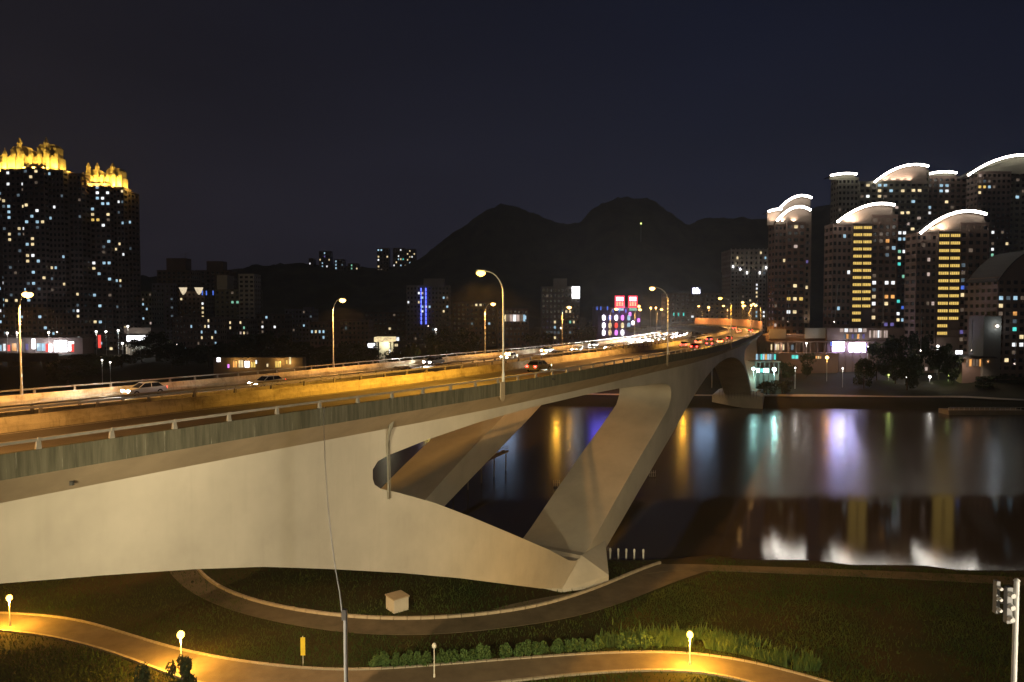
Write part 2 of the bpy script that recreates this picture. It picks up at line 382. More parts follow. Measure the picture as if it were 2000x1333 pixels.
def web(name, u0, u1, parent, m, ds=0):
    WINa = [(a+ds, z) for a, z in WIN]; WINb = [(a+ds, z) for a, z in WIN2]
    outer = [(0,25.4)] + [(a+ds, z) for a, z in OUT_LOW + OUT_LEG + OUT_END[:-1] if 0 < a+ds < SMAX] + [(SMAX, 24.6)] + [(s, None) for s in range(SMAX, -1, -6)]
    if outer[-1][0] != 0: outer.append((0, None))
    poly = [(s, z if z is not None else float(C[int(s)][2]) - 2.85 + (FAR_RISE if u0 > 22 else 0.0)) for s, z in outer]
    dens = []
    for i in range(len(poly)):
        a, b2 = poly[i], poly[(i+1) % len(poly)]
        k = max(1, int(abs(b2[0]-a[0]) / 4))
        for j in range(k): dens.append((a[0]+(b2[0]-a[0])*j/k, a[1]+(b2[1]-a[1])*j/k))
    loops = [dens, WINa, WINb]
    vs = []; ed = []; 
    for lp in loops:
        n0 = len(vs); vs += [Vector(p) for p in lp]; ed += [(n0+i, n0+(i+1) % len(lp)) for i in range(len(lp))]
    nb = len(vs)
    for s in range(4, SMAX, 4):
        for z in range(3, 26, 4): vs.append(Vector((s, z + 0.37)))
    rv, re_, rf, _, _, _ = delaunay_2d_cdt(vs, ed, [], 0, 1e-4)
    def inside(p, lp):
        c = False; j = len(lp)-1
        for i in range(len(lp)):
            if (lp[i][1] > p[1]) != (lp[j][1] > p[1]) and p[0] < (lp[j][0]-lp[i][0])*(p[1]-lp[i][1])/(lp[j][1]-lp[i][1])+lp[i][0]: c = not c
            j = i
        return c
    tris = []
    for f in rf:
        c = sum((rv[i] for i in f), Vector((0,0))) / len(f)
        if inside(c, dens) and not inside(c, WINa) and not inside(c, WINb): tris.append(tuple(f))
    n = len(rv)
    V = [posz(p.x, u0, p.y) for p in rv] + [posz(p.x, u1, p.y) for p in rv]
    cnt = {}
    for t in tris:
        for i in range(len(t)):
            e = (t[i], t[(i+1) % len(t)]); cnt[e] = 1
    FS = [t[::-1] if False else t for t in tris] + [tuple(i+n for i in t[::-1]) for t in tris]
    mb = MB(); mb.add(V, FS); dup = {}; SV = []; SF = []
    def dv_(i):
        if i not in dup: dup[i] = len(SV); SV.extend([V[i], V[i+n]])
        return dup[i]
    for (a, b2) in cnt:
        if (b2, a) not in cnt:
            i, j = dv_(a), dv_(b2); SF.append((j, i, i+1, j+1))
    mb.add(SV, SF)
    o = mb.build(name, m, parent)
    me = o.data
    me.polygons.foreach_set('use_smooth', [i >= 2*len(tris) for i in range(len(me.polygons))])
    return o

_q = at_z(1190,1142,.9)
_k = min(range(len(S)), key=lambda i: (C[i,0]-_q.x)**2 + (C[i,1]-_q.y)**2)
_d = (_q.x-C[_k,0])*N[_k,0] + (_q.y-C[_k,1])*N[_k,1]
FOOT = {'B': lambda uo, z, ds: posz(_k+ds, uo+_d, z), 'C': lambda uo, W, z, ds: posz(_k+ds, uo+W-_d, z)}
def make_bridge(uo, label, near):
    """uo: offset of the right edge; carriageway 14.2 wide"""
    root = empty('road_bridge', (0,0,0), 0, label, 'bridge', 'twin bridges over the river')
    W = 14.2
    DS = 0
    wi, wo = 2.2, 2.2
    E_ = SMAX
    sweep('deck_slab', [(uo+.02,-1.25),(uo+.02,-1.05),(uo+W-.02,-1.05),(uo+W-.02,-1.25),(uo+W-wo,-2.9),(uo+wi,-2.9)], 0, E_, soffit, root)
    sweep('road_surface', [(uo+.46,-1.046),(uo+.46,-1.0),(uo+W-.46,-1.0),(uo+W-.46,-1.046)], 0, E_, asphalt, root)
    web('girder', uo+wi+.05, uo+W-wo-.05, root, concrete, DS)
    bodies = []
    for side, (a, b3, c3) in enumerate(((uo, uo+.28, uo+.45), (uo+W, uo+W-.28, uo+W-.45))):
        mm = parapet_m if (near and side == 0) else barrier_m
        pr = [(a,-1.25),(a,0),(b3,0),(c3,-.62),(c3,-1.046),(a,-1.049)] if False else [(a,-1.28),(a,0),(b3,0),(c3,-.60),(c3,-1.04),(a + (.02 if side==0 else -.02),-1.28)]
        pr = [(a,-1.28),(a,0.0),(b3,0.0),(c3,-.60),(c3,-1.045),(a+(.015 if side == 0 else -.015),-1.045),(a+(.015 if side == 0 else -.015),-1.28)]
        if side == 1: pr = pr[::-1]
        p0 = sweep('parapet', pr, 0, E_, mm, root)
        if near and side == 0: p0['label'] = 'dark weathered outer parapet with pale run-off marks'
        gr = sweep('guard_rail', [(a+(.06 if side==0 else -.06),.40),(a+(.06 if side==0 else -.06),.56),(a+(.20 if side==0 else -.20),.56),(a+(.20 if side==0 else -.20),.40)], 20, 345 if side == 0 and near else E_, rail_m, root)
        bodies.append((side, a, gr))
    # posts of the rails: one mesh, an object each
    if near:
        me = MB().taper((0,0), .13,.11, .09,.07, 0, .42).box(-.05,.05,-.10,-.05,.42,.60).build('tmp', rail_m)
        meshd = me.data; bpy.data.objects.remove(me); make_bridge.post = meshd
    for side, a, gr in bodies:
        s = 60.9 if (near and side == 0) else 58.0 + (1.7 if side else 0)
        k = 0
        while s < (345 if near else 300) and k < 76:
            if (near) or side == 0 or s < 230:
                inst(make_bridge.post, 'rail_post', pos(s, a + (.13 if side == 0 else -.13), .0), gr, rz=heading(s))
            s += 3.72; k += 1
    # lane lines
    for fr in (.335, .665):
        u = uo + W*fr; s = 30.0; seg = []
        mb = MB(); 
        while s < 470:
            mb.add([pos(s,u-.08,-.994),pos(s+4,u-.08,-.994),pos(s+4,u+.08,-.994),pos(s,u+.08,-.994)], [(0,1,2,3)])
            s += 10
        mb.build('lane_marking', paint, root)
    for u in (uo+1.0, uo+W-1.0):
        mb = MB(); vs = []; fs = []
        for i in range(0, 236):
            s = i*2; vs += [pos(s,u-.07,-.994), pos(s,u+.07,-.994)]
        for i in range(235): fs.append((2*i,2*i+2,2*i+3,2*i+1))
        mb.add(vs, fs).build('edge_line', paint, root)
    # expansion joints across the road
    for s in (118.5, 232.0, 340.0):
        MB().add([pos(s-.15,uo+.5,-.990),pos(s+.15,uo+.5,-.990),pos(s+.15,uo+W-.5,-.990),pos(s-.15,uo+W-.5,-.990)], [(0,1,2,3)]).build('expansion_joint', dark_joint, root)
    # footings
    for sa, sb, zt, zb in ((122.5,137.5,1.0,-1.0),(322,339.5,4.2,-1.0)):
        mb = MB()
        ua, ub = uo - .4, uo + W + .4
        if sa < 200:
            # faceted foot: flush with the web on the inside, toe running out to the ground
            u_ = uo + wi; w_ = uo + W - wo
            lo = [posz(DS+121.5,u_-.02,.2),FOOT['B'](u_-2.2,.2,DS),FOOT['C'](w_+2.2,0,.2,DS),posz(DS+121.5,w_+.02,.2)]
            md = [posz(DS+123.4,u_-.06,1.35),FOOT['B'](u_-2.2,2.2,DS),FOOT['C'](w_+2.2,0,2.2,DS),posz(DS+123.4,w_+.06,1.35)]
            hi = [posz(DS+129.2,u_-.04,4.0),posz(DS+137.6,u_-.04,2.0+1.5),posz(DS+137.6,w_+.04,3.5),posz(DS+129.2,w_+.04,4.0)]
            mb.add(lo+md+hi, [(0,3,2,1)]+[(i,(i+1)%4,4+(i+1)%4,4+i) for i in range(4)]+[(4+i,4+(i+1)%4,8+(i+1)%4,8+i) for i in range(4)]+[(8,9,10,11)])
        else:
            lo = [posz(DS+sa-3,ua-1.5,-1),posz(DS+sb+3,ua-1.5,-1),posz(DS+sb+3,ub+1.5,-1),posz(DS+sa-3,ub+1.5,-1)]
            md = [posz(DS+sa-3,ua-1.5,4.3),posz(DS+sb+3,ua-1.5,4.3),posz(DS+sb+3,ub+1.5,4.3),posz(DS+sa-3,ub+1.5,4.3)]
            hi = [posz(DS+sa-1,uo+wi-1.2,5.2),posz(DS+sb+1,uo+wi-1.2,5.2),posz(DS+sb+1,uo+W-1.0,5.2),posz(DS+sa-1,uo+W-1.0,5.2)]
            mb.add(lo+md+hi, [(0,3,2,1)]+[(i,(i+1)%4,4+(i+1)%4,4+i) for i in range(4)]+[(4+i,4+(i+1)%4,8+(i+1)%4,8+i) for i in range(4)]+[(8,9,10,11)])
        mb.build('footing', concrete, root)
    return root
near_bridge = make_bridge(0.0, 'nearer cream concrete road bridge with dark outer parapet and V shaped legs', True)
far_bridge = make_bridge(29.6, 'farther concrete road bridge half hidden behind the nearer one, carrying the oncoming traffic', False)

# drain pipe, wire conduit and brackets on the near girder
sd, _ = on(755, 830, 2.1)
mb = MB(); p0 = posz(sd, 1.6, 26.4)
mb.path([posz(sd,1.1,27.1), posz(sd,1.75,25.4), posz(sd+.05,2.05,24.4), posz(sd+.12,2.05,19.6)], [.13,.13,.085,.085], 8)
mb.path([posz(sd+.32,2.1,24.6), posz(sd+.42,2.1,19.6)], .045, 6)
mb.tube(posz(sd,1.1,27.2), posz(sd,1.65,25.7), .21, .19, 8)
mb.build('drain_pipe', pipe_m, near_bridge)
for s, zz, w in ((on(122,925,2.2)[0], 25.75, .16), (on(1080,742,0)[0], 28.05, .28)):
    MB().tube((0,0,-.1),(0,0,.12),w*.8,w*.8,10).build('drain_hole', dark_joint, near_bridge, loc=posz(s, 1.2 if w < .2 else -.06, zz+(.4 if w < .2 else 0)))
for xs in (980, 1303, 1427):
    s, _ = on(xs, 700, 0)
    MB().box(-.34,.34,-.16,.02,-1.5,.10).taper((0,-.1),.12,.06,.34,.08,-1.8,-1.5).build('lamp_bracket', soffit, near_bridge, loc=pos(s,0,0)).rotation_euler = (0,0,heading(s))
for s0_, u0_, tg, pw0 in ((90,15.6,posz(150,8,13),16000),(100,45.4,posz(155,37,14),9000),(300,15.5,posz(240,8,16),9000)):  # added lights, hidden from view, brightening the legs and arch below the decks
    q0 = posz(s0_, u0_, 23.4)
    lu = empty('added_underdeck_light', q0, 0, {90:'added sodium light hung in the gap between the two decks before the leg opening',100:'added sodium light under the outer edge of the farther deck',300:'added sodium light hung between the decks near the river pier'}[s0_], 'lamp')
    MB().box(-.25,.25,-.2,.2,0,.25).tube((0,0,.2),(0,0,2.6),.03).build('housing', lamp_shell, lu)
    MB().box(-.2,.2,-.15,.15,-.05,-.005).build('lens', lens_orange, lu)
    plight('lamp_light', (0,0,-.25), pw0, SODW, .3, lu, spot=110); lu.children[-1].rotation_euler = (tg - q0).to_track_quat('-Z','Y').to_euler()
# tall acoustic wall on the outside of the bend
aw = empty('noise_barrier', (0,0,0), 0, 'tall reddish noise barrier on the outer edge of the bridge bend', 'noise barrier')
nb_m = mat('noise_barrier_panel', (0.42,0.24,0.17), 0.75, 0.3, var=0.12, scale=0.5)
s = 346.0; k = 0
while s < 486:
    a, b4 = s+.08, s+3.92
    MB().add([pos(a,.12,.02),pos(b4,.12,.02),pos(b4,.26,.02),pos(a,.26,.02),pos(a,.12,3.4),pos(b4,.12,3.4),pos(b4,.26,3.4),pos(a,.26,3.4)],
             [(0,3,2,1),(4,5,6,7),(0,1,5,4),(1,2,6,5),(2,3,7,6),(3,0,4,7)]).build('panel', nb_m, aw)
    inst(make_bridge.post, 'post', pos(s,.19,.0), aw, scale=(1,1,5.9), rz=heading(s))
    s += 4; k += 1

# ------------------------------------------------------------------ street lamps on the bridge
def arm_lamp(base, h, hd, arm, kind, label, group, power=7000, lens_r=.34, pr=.11, pm=pole_m, drop=0.3, lit=True, cat='street lamp', spot=155):
    """base point, height, direction of the arm (radians), arm reach"""
    root = empty('street_lamp', base, hd, label, cat, group)
    mb = MB(); mb.tube((0,0,0),(0,0,h*.78), pr, pr*.72, 8)
    mb.tube((0,0,0),(0,0,.9), pr*1.5, pr*1.4, 8)
    mb.build('pole', pm, root)
    pts = []
    for i in range(8):
        t = i/7; pts.append((arm*(1-math.cos(t*math.pi/2)), 0, h*.78 + h*.22*math.sin(t*math.pi/2)))
    MB().path(pts, [pr*.72-.004*i for i in range(8)], 6).build('arm', pm, root)
    e = Vector((arm, 0, h))
    hb = MB(); hb.add([(e.x-.1,-.09,e.z+.02),(e.x+1.0,-.2,e.z+.0),(e.x+1.0,.2,e.z+.0),(e.x-.1,.09,e.z+.02),(e.x-.1,-.07,e.z+.14),(e.x+.9,-.14,e.z+.18),(e.x+.9,.14,e.z+.18),(e.x-.1,.07,e.z+.14)],
        [(0,3,2,1),(4,5,6,7),(0,1,5,4),(1,2,6,5),(2,3,7,6),(3,0,4,7)])
    hb.build('lamp_head', lamp_shell, root)
    lz = MB().lathe([(.04,-.62),(.62,-.38),(.92,-.05),(.95,.15),(.6,.5),(.05,.62)], 12)
    o = lz.build('lamp_lens', LENS[kind] if lit else pale_pole, root, True, loc=(e.x+.5,0,e.z-lens_r*.45)); o.scale = (lens_r,)*3
    if lit and power:
        l = plight('lamp_light', (e.x+.5,0,e.z-lens_r-.25), power, LCOL[kind], .25, root, spot=146, blend=.30)
    return root
G1 = 'tall lamps along the near parapet of the bridge'
G2 = 'shorter lamps along the far side of the bridge'
lab_r = ['tall curved bridge lamp on the near parapet, largest in the picture centre','tall curved bridge lamp above the middle of the main span','tall curved bridge lamp over the round arch','tall curved bridge lamp past the pier in the river','tall bridge lamp at the start of the noise barrier','assumed tall bridge lamp on the near parapet just outside the left edge of the view','assumed tall bridge lamp on the near parapet farthest back, outside the view']
sr = [106.2, 159.6, 225.6, 285.0, 333.0, 54.0, 12.0]  # last two are assumed, out of view, added to light the near deck
for i, s in enumerate(sr):
    s_head = s
    arm_lamp(pos(s, -.08, .1), 11.0, heading(s) + R(90), 2.2 if i else 2.2, 'yellow' if i in (0,2) else 'orange', lab_r[i], G1, 30000, .50)
# farther lamps on the bend, both edges
bend = [(376,.1,'first small lamp on the noise barrier bend'),(414,.1,'second small lamp on the noise barrier bend'),(448,.1,'third small lamp on the noise barrier bend'),(478,.1,'fourth small lamp on the noise barrier bend'),(505,.1,'fifth small lamp on the noise barrier bend'),(530,.1,'last small lamp at the far end of the bend')]
for i, (s, u, lb) in enumerate(bend):
    if s < SMAX: arm_lamp(pos(s, u, .0), 10.6, heading(s) + R(90), 1.8, 'orange', lb, 'small lamps round the bend of the bridge', 30000, .72)
labs = ['lamp on a pale pole at the far left end of the bridge','tall thin bridge lamp with the widest glow left of the picture centre','bridge lamp just left of the tallest near lamp','bridge lamp in front of the pale hotel','bridge lamp in front of the neon building','bridge lamp beside the red signs','bridge lamp behind the queue of headlights','far bridge lamp over the inner edge of the bend']
lx = [(37,577),(650,590),(947,590),(1098,594),(1192,596),(1240,599),(1283,601),(1310,603)]
for i, (px, py) in enumerate(lx):
    r = on(px, py, 43.6)
    if not r: continue
    s, zt = r
    p = pos(s, 43.6, 0)
    z_head = zt
    arm_lamp(p, 10.6, heading(s) - R(90), 1.5, 'orange', labs[i], G2, 20000, .55 if i < 3 else .66)
arm_lamp(pos(34, 43.6, 0), 10.6, heading(34) - R(90), 1.5, 'orange', 'assumed shorter far side lamp outside the left edge of the view', G2, 9000, .5)  # assumed lamp out of view, added to light the deck

# ------------------------------------------------------------------ ground: near bank, far bank, hills
def grid_mesh(name, xs, ys, hf, m):
    nx, ny = len(xs), len(ys)
    V = [(x, y, hf(x, y)) for y in ys for x in xs]
    FS = [(j*nx+i, j*nx+i+1, (j+1)*nx+i+1, (j+1)*nx+i) for j in range(ny-1) for i in range(nx-1)]
    o = MB().add(V, FS).build(name, m, None, True)
    return tag(o, kind='structure')
def near_shore(x):
    return float(np.interp(x, [-400,-60,-10,8,18,28,69,140,400], [108,106,102,99,100,101,95,88,70]))
def h_near(x, y):
    e = near_shore(x) - y
    z = 1.2
    if e < 1.0: z = 1.2 + (e-1.0)*0.9
    n = noise.noise(Vector((x*.06, y*.06, 0)))
    z += max(0, min(1, (e-6)/10)) * n * .0
    return max(z, -2.5)
def frange(a, b, st):
    return list(np.arange(a, b+1e-6, st))
near_ground = grid_mesh('ground', frange(-400,-120,20)+frange(-116,116,4)+frange(120,400,20), frange(-80,60,10)+frange(62,112,2), h_near, ground_m)
def far_shore(x):
    return float(np.interp(x, [-900,-200,-60,0,60,95,170,182,200,240,900], [262,268,272,272,266,264,260,252,246,240,230]))
def h_far(x, y):
    e = y - far_shore(x)
    z = float(np.interp(e, [-12,0,3,9,30,42,60,120,400,2500], [-3,-.2,1.6,3.2,4.6,7.5,9.0,11.0,14.0,20.0]))
    if x < 40 and e > 20:
        z += float(np.interp(e, [20,80], [0,1.5]))
    return z + .5*noise.noise(Vector((x*.03, y*.03, 3)))*(1 if e > 12 else 0)
far_ground = grid_mesh('far_bank', frange(-1500,-300,60)+frange(-290,290,10)+frange(300,1500,60), frange(225,330,5)+frange(340,700,30)+frange(800,4000,200), h_far, bank_m)
RID = [(-400,560),(0,555),(200,548),(420,535),(500,523),(540,519),(600,517),(650,520),(700,523),(760,527),(800,519),(830,502),(855,484),(875,466),(900,450),(925,432),(950,412),(985,403),(1015,406),(1035,417),(1060,426),(1085,437),(1110,441),(1130,437),(1150,416),(1175,400),(1200,391),(1225,388),(1250,389),(1275,398),(1300,418),(1320,432),(1340,441),(1365,432),(1400,427),(1440,429),(1480,433),(1530,430),(1600,404),(1700,398),(1900,420),(2200,470),(2800,560)]
YR = 1000.0
rx = [X_(p, YR) for p, _ in RID]; rz_ = [Z_(q, YR) for _, q in RID]
def h_hill(x, y):
    top = float(np.interp(x, rx, rz_))
    t = (y - YR)
    prof = math.exp(-(t/170.0)**2) if t < 0 else math.exp(-(t/320.0)**2)
    n = noise.noise(Vector((x*.012, y*.012, 5)))*10*(1-math.exp(-(t/60.0)**2))
    n2 = noise.noise(Vector((x*.045, y*.045, 9)))*5.0 + noise.noise(Vector((x*.15, y*.15, 2)))*3.2
    return 10 + (top-10)*prof + n*prof + n2
hills = grid_mesh('hills', frange(-900,1100,5), frange(560,1000,8)+frange(1010,1500,45), h_hill, hill_m)
emb_top = 20.0
road_e = MB().box(-140,140,-60,18,-1,emb_top).build('embankment', ground_m); tag(road_e, kind='structure')  # embankment and its road are assumed, out of view, carrying the lamps and poles
MB().add([(-140,-10,emb_top+.01),(140,-10,emb_top+.01),(140,12,emb_top+.01),(-140,12,emb_top+.01)], [(0,1,2,3)]).build('road', asphalt)
tag(bpy.data.objects['road'], kind='structure')

# ------------------------------------------------------------------ paths on the near bank
def resample(pts, n):
    d = [0]
    for i in range(1, len(pts)): d.append(d[-1] + (Vector(pts[i]) - Vector(pts[i-1])).length)
    t = np.linspace(0, d[-1], n)
    return [Vector([float(np.interp(a, d, [p[k] for p in pts])) for k in range(3)]) for a in t]
def smooth_pts(pts, k=12):
    pts = [Vector(p) for p in pts]
    for _ in range(k): pts = [pts[0]] + [(pts[i-1] + 2*pts[i] + pts[i+1])/4 for i in range(1, len(pts)-1)] + [pts[-1]]
    return pts
def ribbon(name, up, lo, z, m, kerbs=True, n=90, klen=1, kw=.14, kh=.13, th=.05):
    A = smooth_pts(resample([at_z(x, y, z) for x, y in up], n)); B = smooth_pts(resample([at_z(x, y, z) for x, y in lo], n))
    mb = MB(); vs = []; fs = []
    for a, b5 in zip(A, B):
        vs += [a, b5, a - Vector((0,0,th)), b5 - Vector((0,0,th))]
    for i in range(n-1):
        k = 4*i
        fs += [(k, k+1, k+5, k+4), (k, k+4, k+6, k+2), (k+1, k+3, k+7, k+5)]
    o = mb.add(vs, fs).build(name, m); tag(o, kind='structure')
    if kerbs:
        for sd, E in ((0, A), (1, B)):
            if kerbs == 'upper' and sd: continue
            E2 = E
            i = 0
            while i < n - 1:
                j = min(n-1, i+klen)
                p, q = E2[i], E2[j]; d = (q-p); Ln = d.length
                if Ln > .05:
                    ang = math.atan2(d.y, d.x)
                    k2 = MB().box(.03, Ln-.03, -kw, kw, -.08, kh).build('kerbstone', kerb_m, o, loc=p)
                    k2.rotation_euler = (0, 0, ang)
                i = j
    return o, A, B
Z0 = 1.2
up1 = [(-120,1190),(0,1198),(100,1203),(170,1215),(240,1237),(340,1268),(450,1290),(560,1304),(665,1311),(760,1307),(900,1296),(1050,1284),(1170,1276),(1280,1273),(1370,1277),(1450,1289),(1530,1308),(1630,1336),(1760,1378),(1900,1430)]
lo1 = [(-120,1222),(0,1231),(100,1243),(200,1268),(300,1304),(380,1336),(480,1352),(640,1360),(800,1350),(950,1337),(1050,1325),(1150,1315),(1250,1309),(1340,1309),(1400,1316),(1470,1332),(1560,1362),(1680,1402),(1820,1450)]
foot_path, A1, B1 = ribbon('footpath', up1, lo1, Z0+.05, path_m, True, 100, 1)
up2 = [(355,1050),(382,1112),(412,1142),(460,1165),(520,1183),(600,1198),(700,1209),(780,1212),(860,1210),(950,1202),(1040,1190),(1110,1170),(1170,1149),(1210,1132),(1250,1112),(1290,1101)]
lo2 = [(290,1050),(325,1112),(352,1145),(395,1172),(470,1200),(560,1220),(660,1236),(760,1243),(860,1241),(960,1230),(1060,1218),(1140,1203),(1200,1184),(1260,1160),(1320,1134),(1390,1112)]
lane, A2, B2 = ribbon('lane', up2, lo2, Z0+.06, lane_m, 'upper', 60, 1, .16, .30)
quay_up = [(1255,1105),(1300,1100),(1380,1103),(1500,1107),(1700,1114),(1900,1123),(2060,1131),(2200,1140)]
quay_lo = [(1255,1122),(1300,1113),(1380,1114),(1500,1118),(1700,1127),(1900,1137),(2060,1147),(2200,1158)]
quay, A3, B3 = ribbon('quay', quay_up, quay_lo, Z0+.10, lane_m, False, 50, th=3.0)
track_up = [(1100,1175),(1150,1158),(1195,1150)]
# gravel strip beside the foot
tr, _, _ = ribbon('gravel_strip', [(960,1190),(1030,1172),(1100,1160),(1180,1152)], [(1000,1198),(1060,1186),(1120,1172),(1190,1158)], Z0+.03, path_m, False, 12)

# ------------------------------------------------------------------ vegetation
def leaf_cloud(n, blobs, size, upright=0.0, seed=0):
    rnd = random.Random(seed); mb = MB(); vs = []; fs = []
    for _ in range(n):
        cx, cy, cz, rx_, ry_, rz2 = rnd.choice(blobs)
        while True:
            p = Vector((rnd.uniform(-1,1), rnd.uniform(-1,1), rnd.uniform(-1,1)))
            if .25 < p.length < 1: break
        p = p * (p.length ** -.35)
        q = Vector((cx + p.x*rx_, cy + p.y*ry_, cz + p.z*rz2))
        nrm = Vector((rnd.gauss(0,1), rnd.gauss(0,1), rnd.gauss(0,1) + .3)).normalized()
        a = nrm.orthogonal().normalized(); a.rotate(Matrix.Rotation(rnd.uniform(0, 6.28), 3, nrm)); b6 = nrm.cross(a)
        if upright: a = (a*(1-upright) + Vector((0,0,1))*upright).normalized()
        sz = size*rnd.uniform(.6, 1.4); k = len(vs)
        vs += [q - a*sz, q + b6*sz*.45, q + a*sz, q - b6*sz*.45]; fs.append((k, k+1, k+2, k+3))
    return mb.add(vs, fs)
def blobs_crown(seed, r, h, k=12):
    rnd = random.Random(seed); bl = [(0,0,h*.62, r*.62,r*.62,h*.28)]
    for i in range(k):
        t = rnd.uniform(0, 6.28); q = rnd.uniform(.35,.8)*r; z = rnd.uniform(.20,.92)*h
        s2 = rnd.uniform(.26,.44)*r*(1.15 - .5*abs(z/h-.6))
        bl.append((q*math.cos(t), q*math.sin(t), z, s2, s2, s2*.8))
    return bl
TREES = []
for k in range(4):
    cm = leaf_cloud(2800, blobs_crown(20+k, 4.4, 9.0, 14), .34, 0, 50+k).build('tmpc', leaf_m)
    tm = MB(); tm.path([(0,0,-.5),(.1,.05,2.2),(0,.1,4.6),(.1,0,6.6)], [.30,.22,.15,.07], 7)
    rnd = random.Random(k)
    for i in range(6):
        t = rnd.uniform(0,6.28); z = rnd.uniform(2.2,5.0); tm.path([(0,0,z),(1.2*math.cos(t),1.2*math.sin(t),z+1.2),(2.6*math.cos(t),2.6*math.sin(t),z+2.2)], [.12,.07,.03], 5)
    tmo = tm.build('tmpt', bark_m)
    TREES.append((cm.data, tmo.data)); bpy.data.objects.remove(cm); bpy.data.objects.remove(tmo)
def tree(x, y, z, sc_, label, group, k=0, w=1.0):
    r = empty('broadleaf_tree', (x, y, z), random.uniform(0, 6.28), label, 'tree', group)
    r.scale = (sc_*w, sc_*w, sc_)
    inst(TREES[k % 4][1], 'trunk', (0,0,0), r); inst(TREES[k % 4][0], 'crown', (0,0,0), r)
    return r
def gz(x, y): return h_far(x, y)
# (px centre, top py, Y, width factor, label)
TR = [(1715,668,300,1.2,'dark tree left of the big tree group on the right bank'),(1752,655,296,1.3,'tallest dark tree in front of the lit podium on the right'),(1795,648,300,1.3,'dark tree below the tower with the darker left wing'),(1836,662,298,1.2,'dark tree by the round white lamp on the right bank'),(1862,690,292,1.1,'smaller dark tree at the right end of the big tree group'),(1690,700,290,1.0,'low dark tree at the left end of the big tree group'),
      (1775,690,286,1.3,'low spreading dark tree behind the row of park lamps'),(1540,700,300,.9,'dark tree behind the teal lamps'),(1578,688,305,.8,'yellow lit small tree left of the orange far lamp'),(1500,745,276,1.0,'dark tree next to the pier below the teal lamps'),(1530,742,278,1.0,'dark round tree right of the pier on the far bank'),
      (1950,728,290,1.3,'dark tree below the orange lit house'),(1990,735,285,1.3,'dark tree at the right picture edge by the water'),(1925,735,282,1.0,'low dark tree between the house and the river')]
for i, (px, py, Y, w, lb) in enumerate(TR):
    x = X_(px, Y); g = gz(x, Y); h = Z_(py, Y) - g
    tree(x, Y, g, h/9.6, lb, 'trees on the right far bank', i, w*9/max(h,4))
TL = [(128,700,300,2.2),(160,692,330,1.8),(195,690,310,1.9),(235,688,330,1.8),(275,662,350,1.6),(305,648,350,1.6),(335,668,330,1.8),(370,672,340,1.8),(405,672,330,1.8),(440,668,345,1.6),(478,650,350,1.6),(505,640,355,1.6),(540,655,340,1.8),(580,668,335,1.8),(618,674,330,1.8),(655,676,330,1.7),(690,668,335,1.7),(722,676,320,1.5),(705,690,300,1.4),(775,672,330,1.4),(800,670,320,1.1),(850,650,340,1.4),(880,640,350,1.5),(915,632,360,1.5),(1040,650,360,1.4),(1070,648,370,1.2),(1135,640,380,1.1),(1150,622,420,1.3)]
where = ['left of the viaduct gap','behind the viaduct end','under the tall left towers','before the white signboard','right of the white signboard','below the mauve tower','below the two lit caps','left of the pale stepped block','before the green lit windows','below the pale stepped block','right of the pale stepped block','at the hill foot','left of the low pale houses','under the low pale houses','before the low pale houses','behind the thin lamp pole','left of the petrol station','beside the petrol station','before the petrol station','right of the petrol station sign','lit amber from below','below the blue striped block','right of the blue striped block','left of the dark villa','right of the long lit window','between the villa and the hotel','right of the pale hotel','left of the neon building']
for i, (px, py, Y, w) in enumerate(TL):
    x = X_(px, Y); g = gz(x, Y); h = Z_(py, Y) - g
    if h < 3: h = 3; 
    tree(x, Y, g, h/9.6, 'dark tree beyond the bridge ' + where[i], 'trees beyond the bridge on the left', i, w*9/max(h,4))

# shrubs between the lane and the footpath
SH = []
for k in range(4):
    o = leaf_cloud(420, [(0,0,.55,.55,.55,.5),(.35,.1,.45,.4,.4,.4),(-.35,-.1,.5,.4,.4,.42),(0,.1,1.0,.35,.35,.4)], .15, .45, 80+k).build('tmps', shrub_m)
    SH.append(o.data); bpy.data.objects.remove(o)
rowx = [735,752,772,788,801,816,832,862,876,890,908,922,936,949,983,991,1012,1020,1030,1046,1055,1062,1085,1093,1110,1122,1136,1150,1168,1212,1226,1240,1255,1268,1284]
for i, px in enumerate(rowx):
    py = float(np.interp(px, [700,830,1000,1170,1300], [1303,1299,1282,1268,1262]))
    p = at_z(px, py, Z0)
    o = inst(SH[i % 4], 'shrub', p, None, scale=(random.uniform(.75,1.1),random.uniform(.75,1.1),random.uniform(.8,1.15)), rz=random.uniform(0,6))
    k_ = i if i < 18 else len(rowx)-1-i
    nth = ['outermost','second','third','fourth','fifth','sixth','seventh','eighth','ninth','tenth','eleventh','twelfth','thirteenth','fourteenth','fifteenth','sixteenth','seventeenth','eighteenth'][k_]
    tag(o, ('low green shrub by the footpath, %s of the row counted from its left end' if i < 18 else 'low green shrub by the footpath, %s of the row counted from its right end') % nth, 'shrub', 'row of low green shrubs by the footpath')
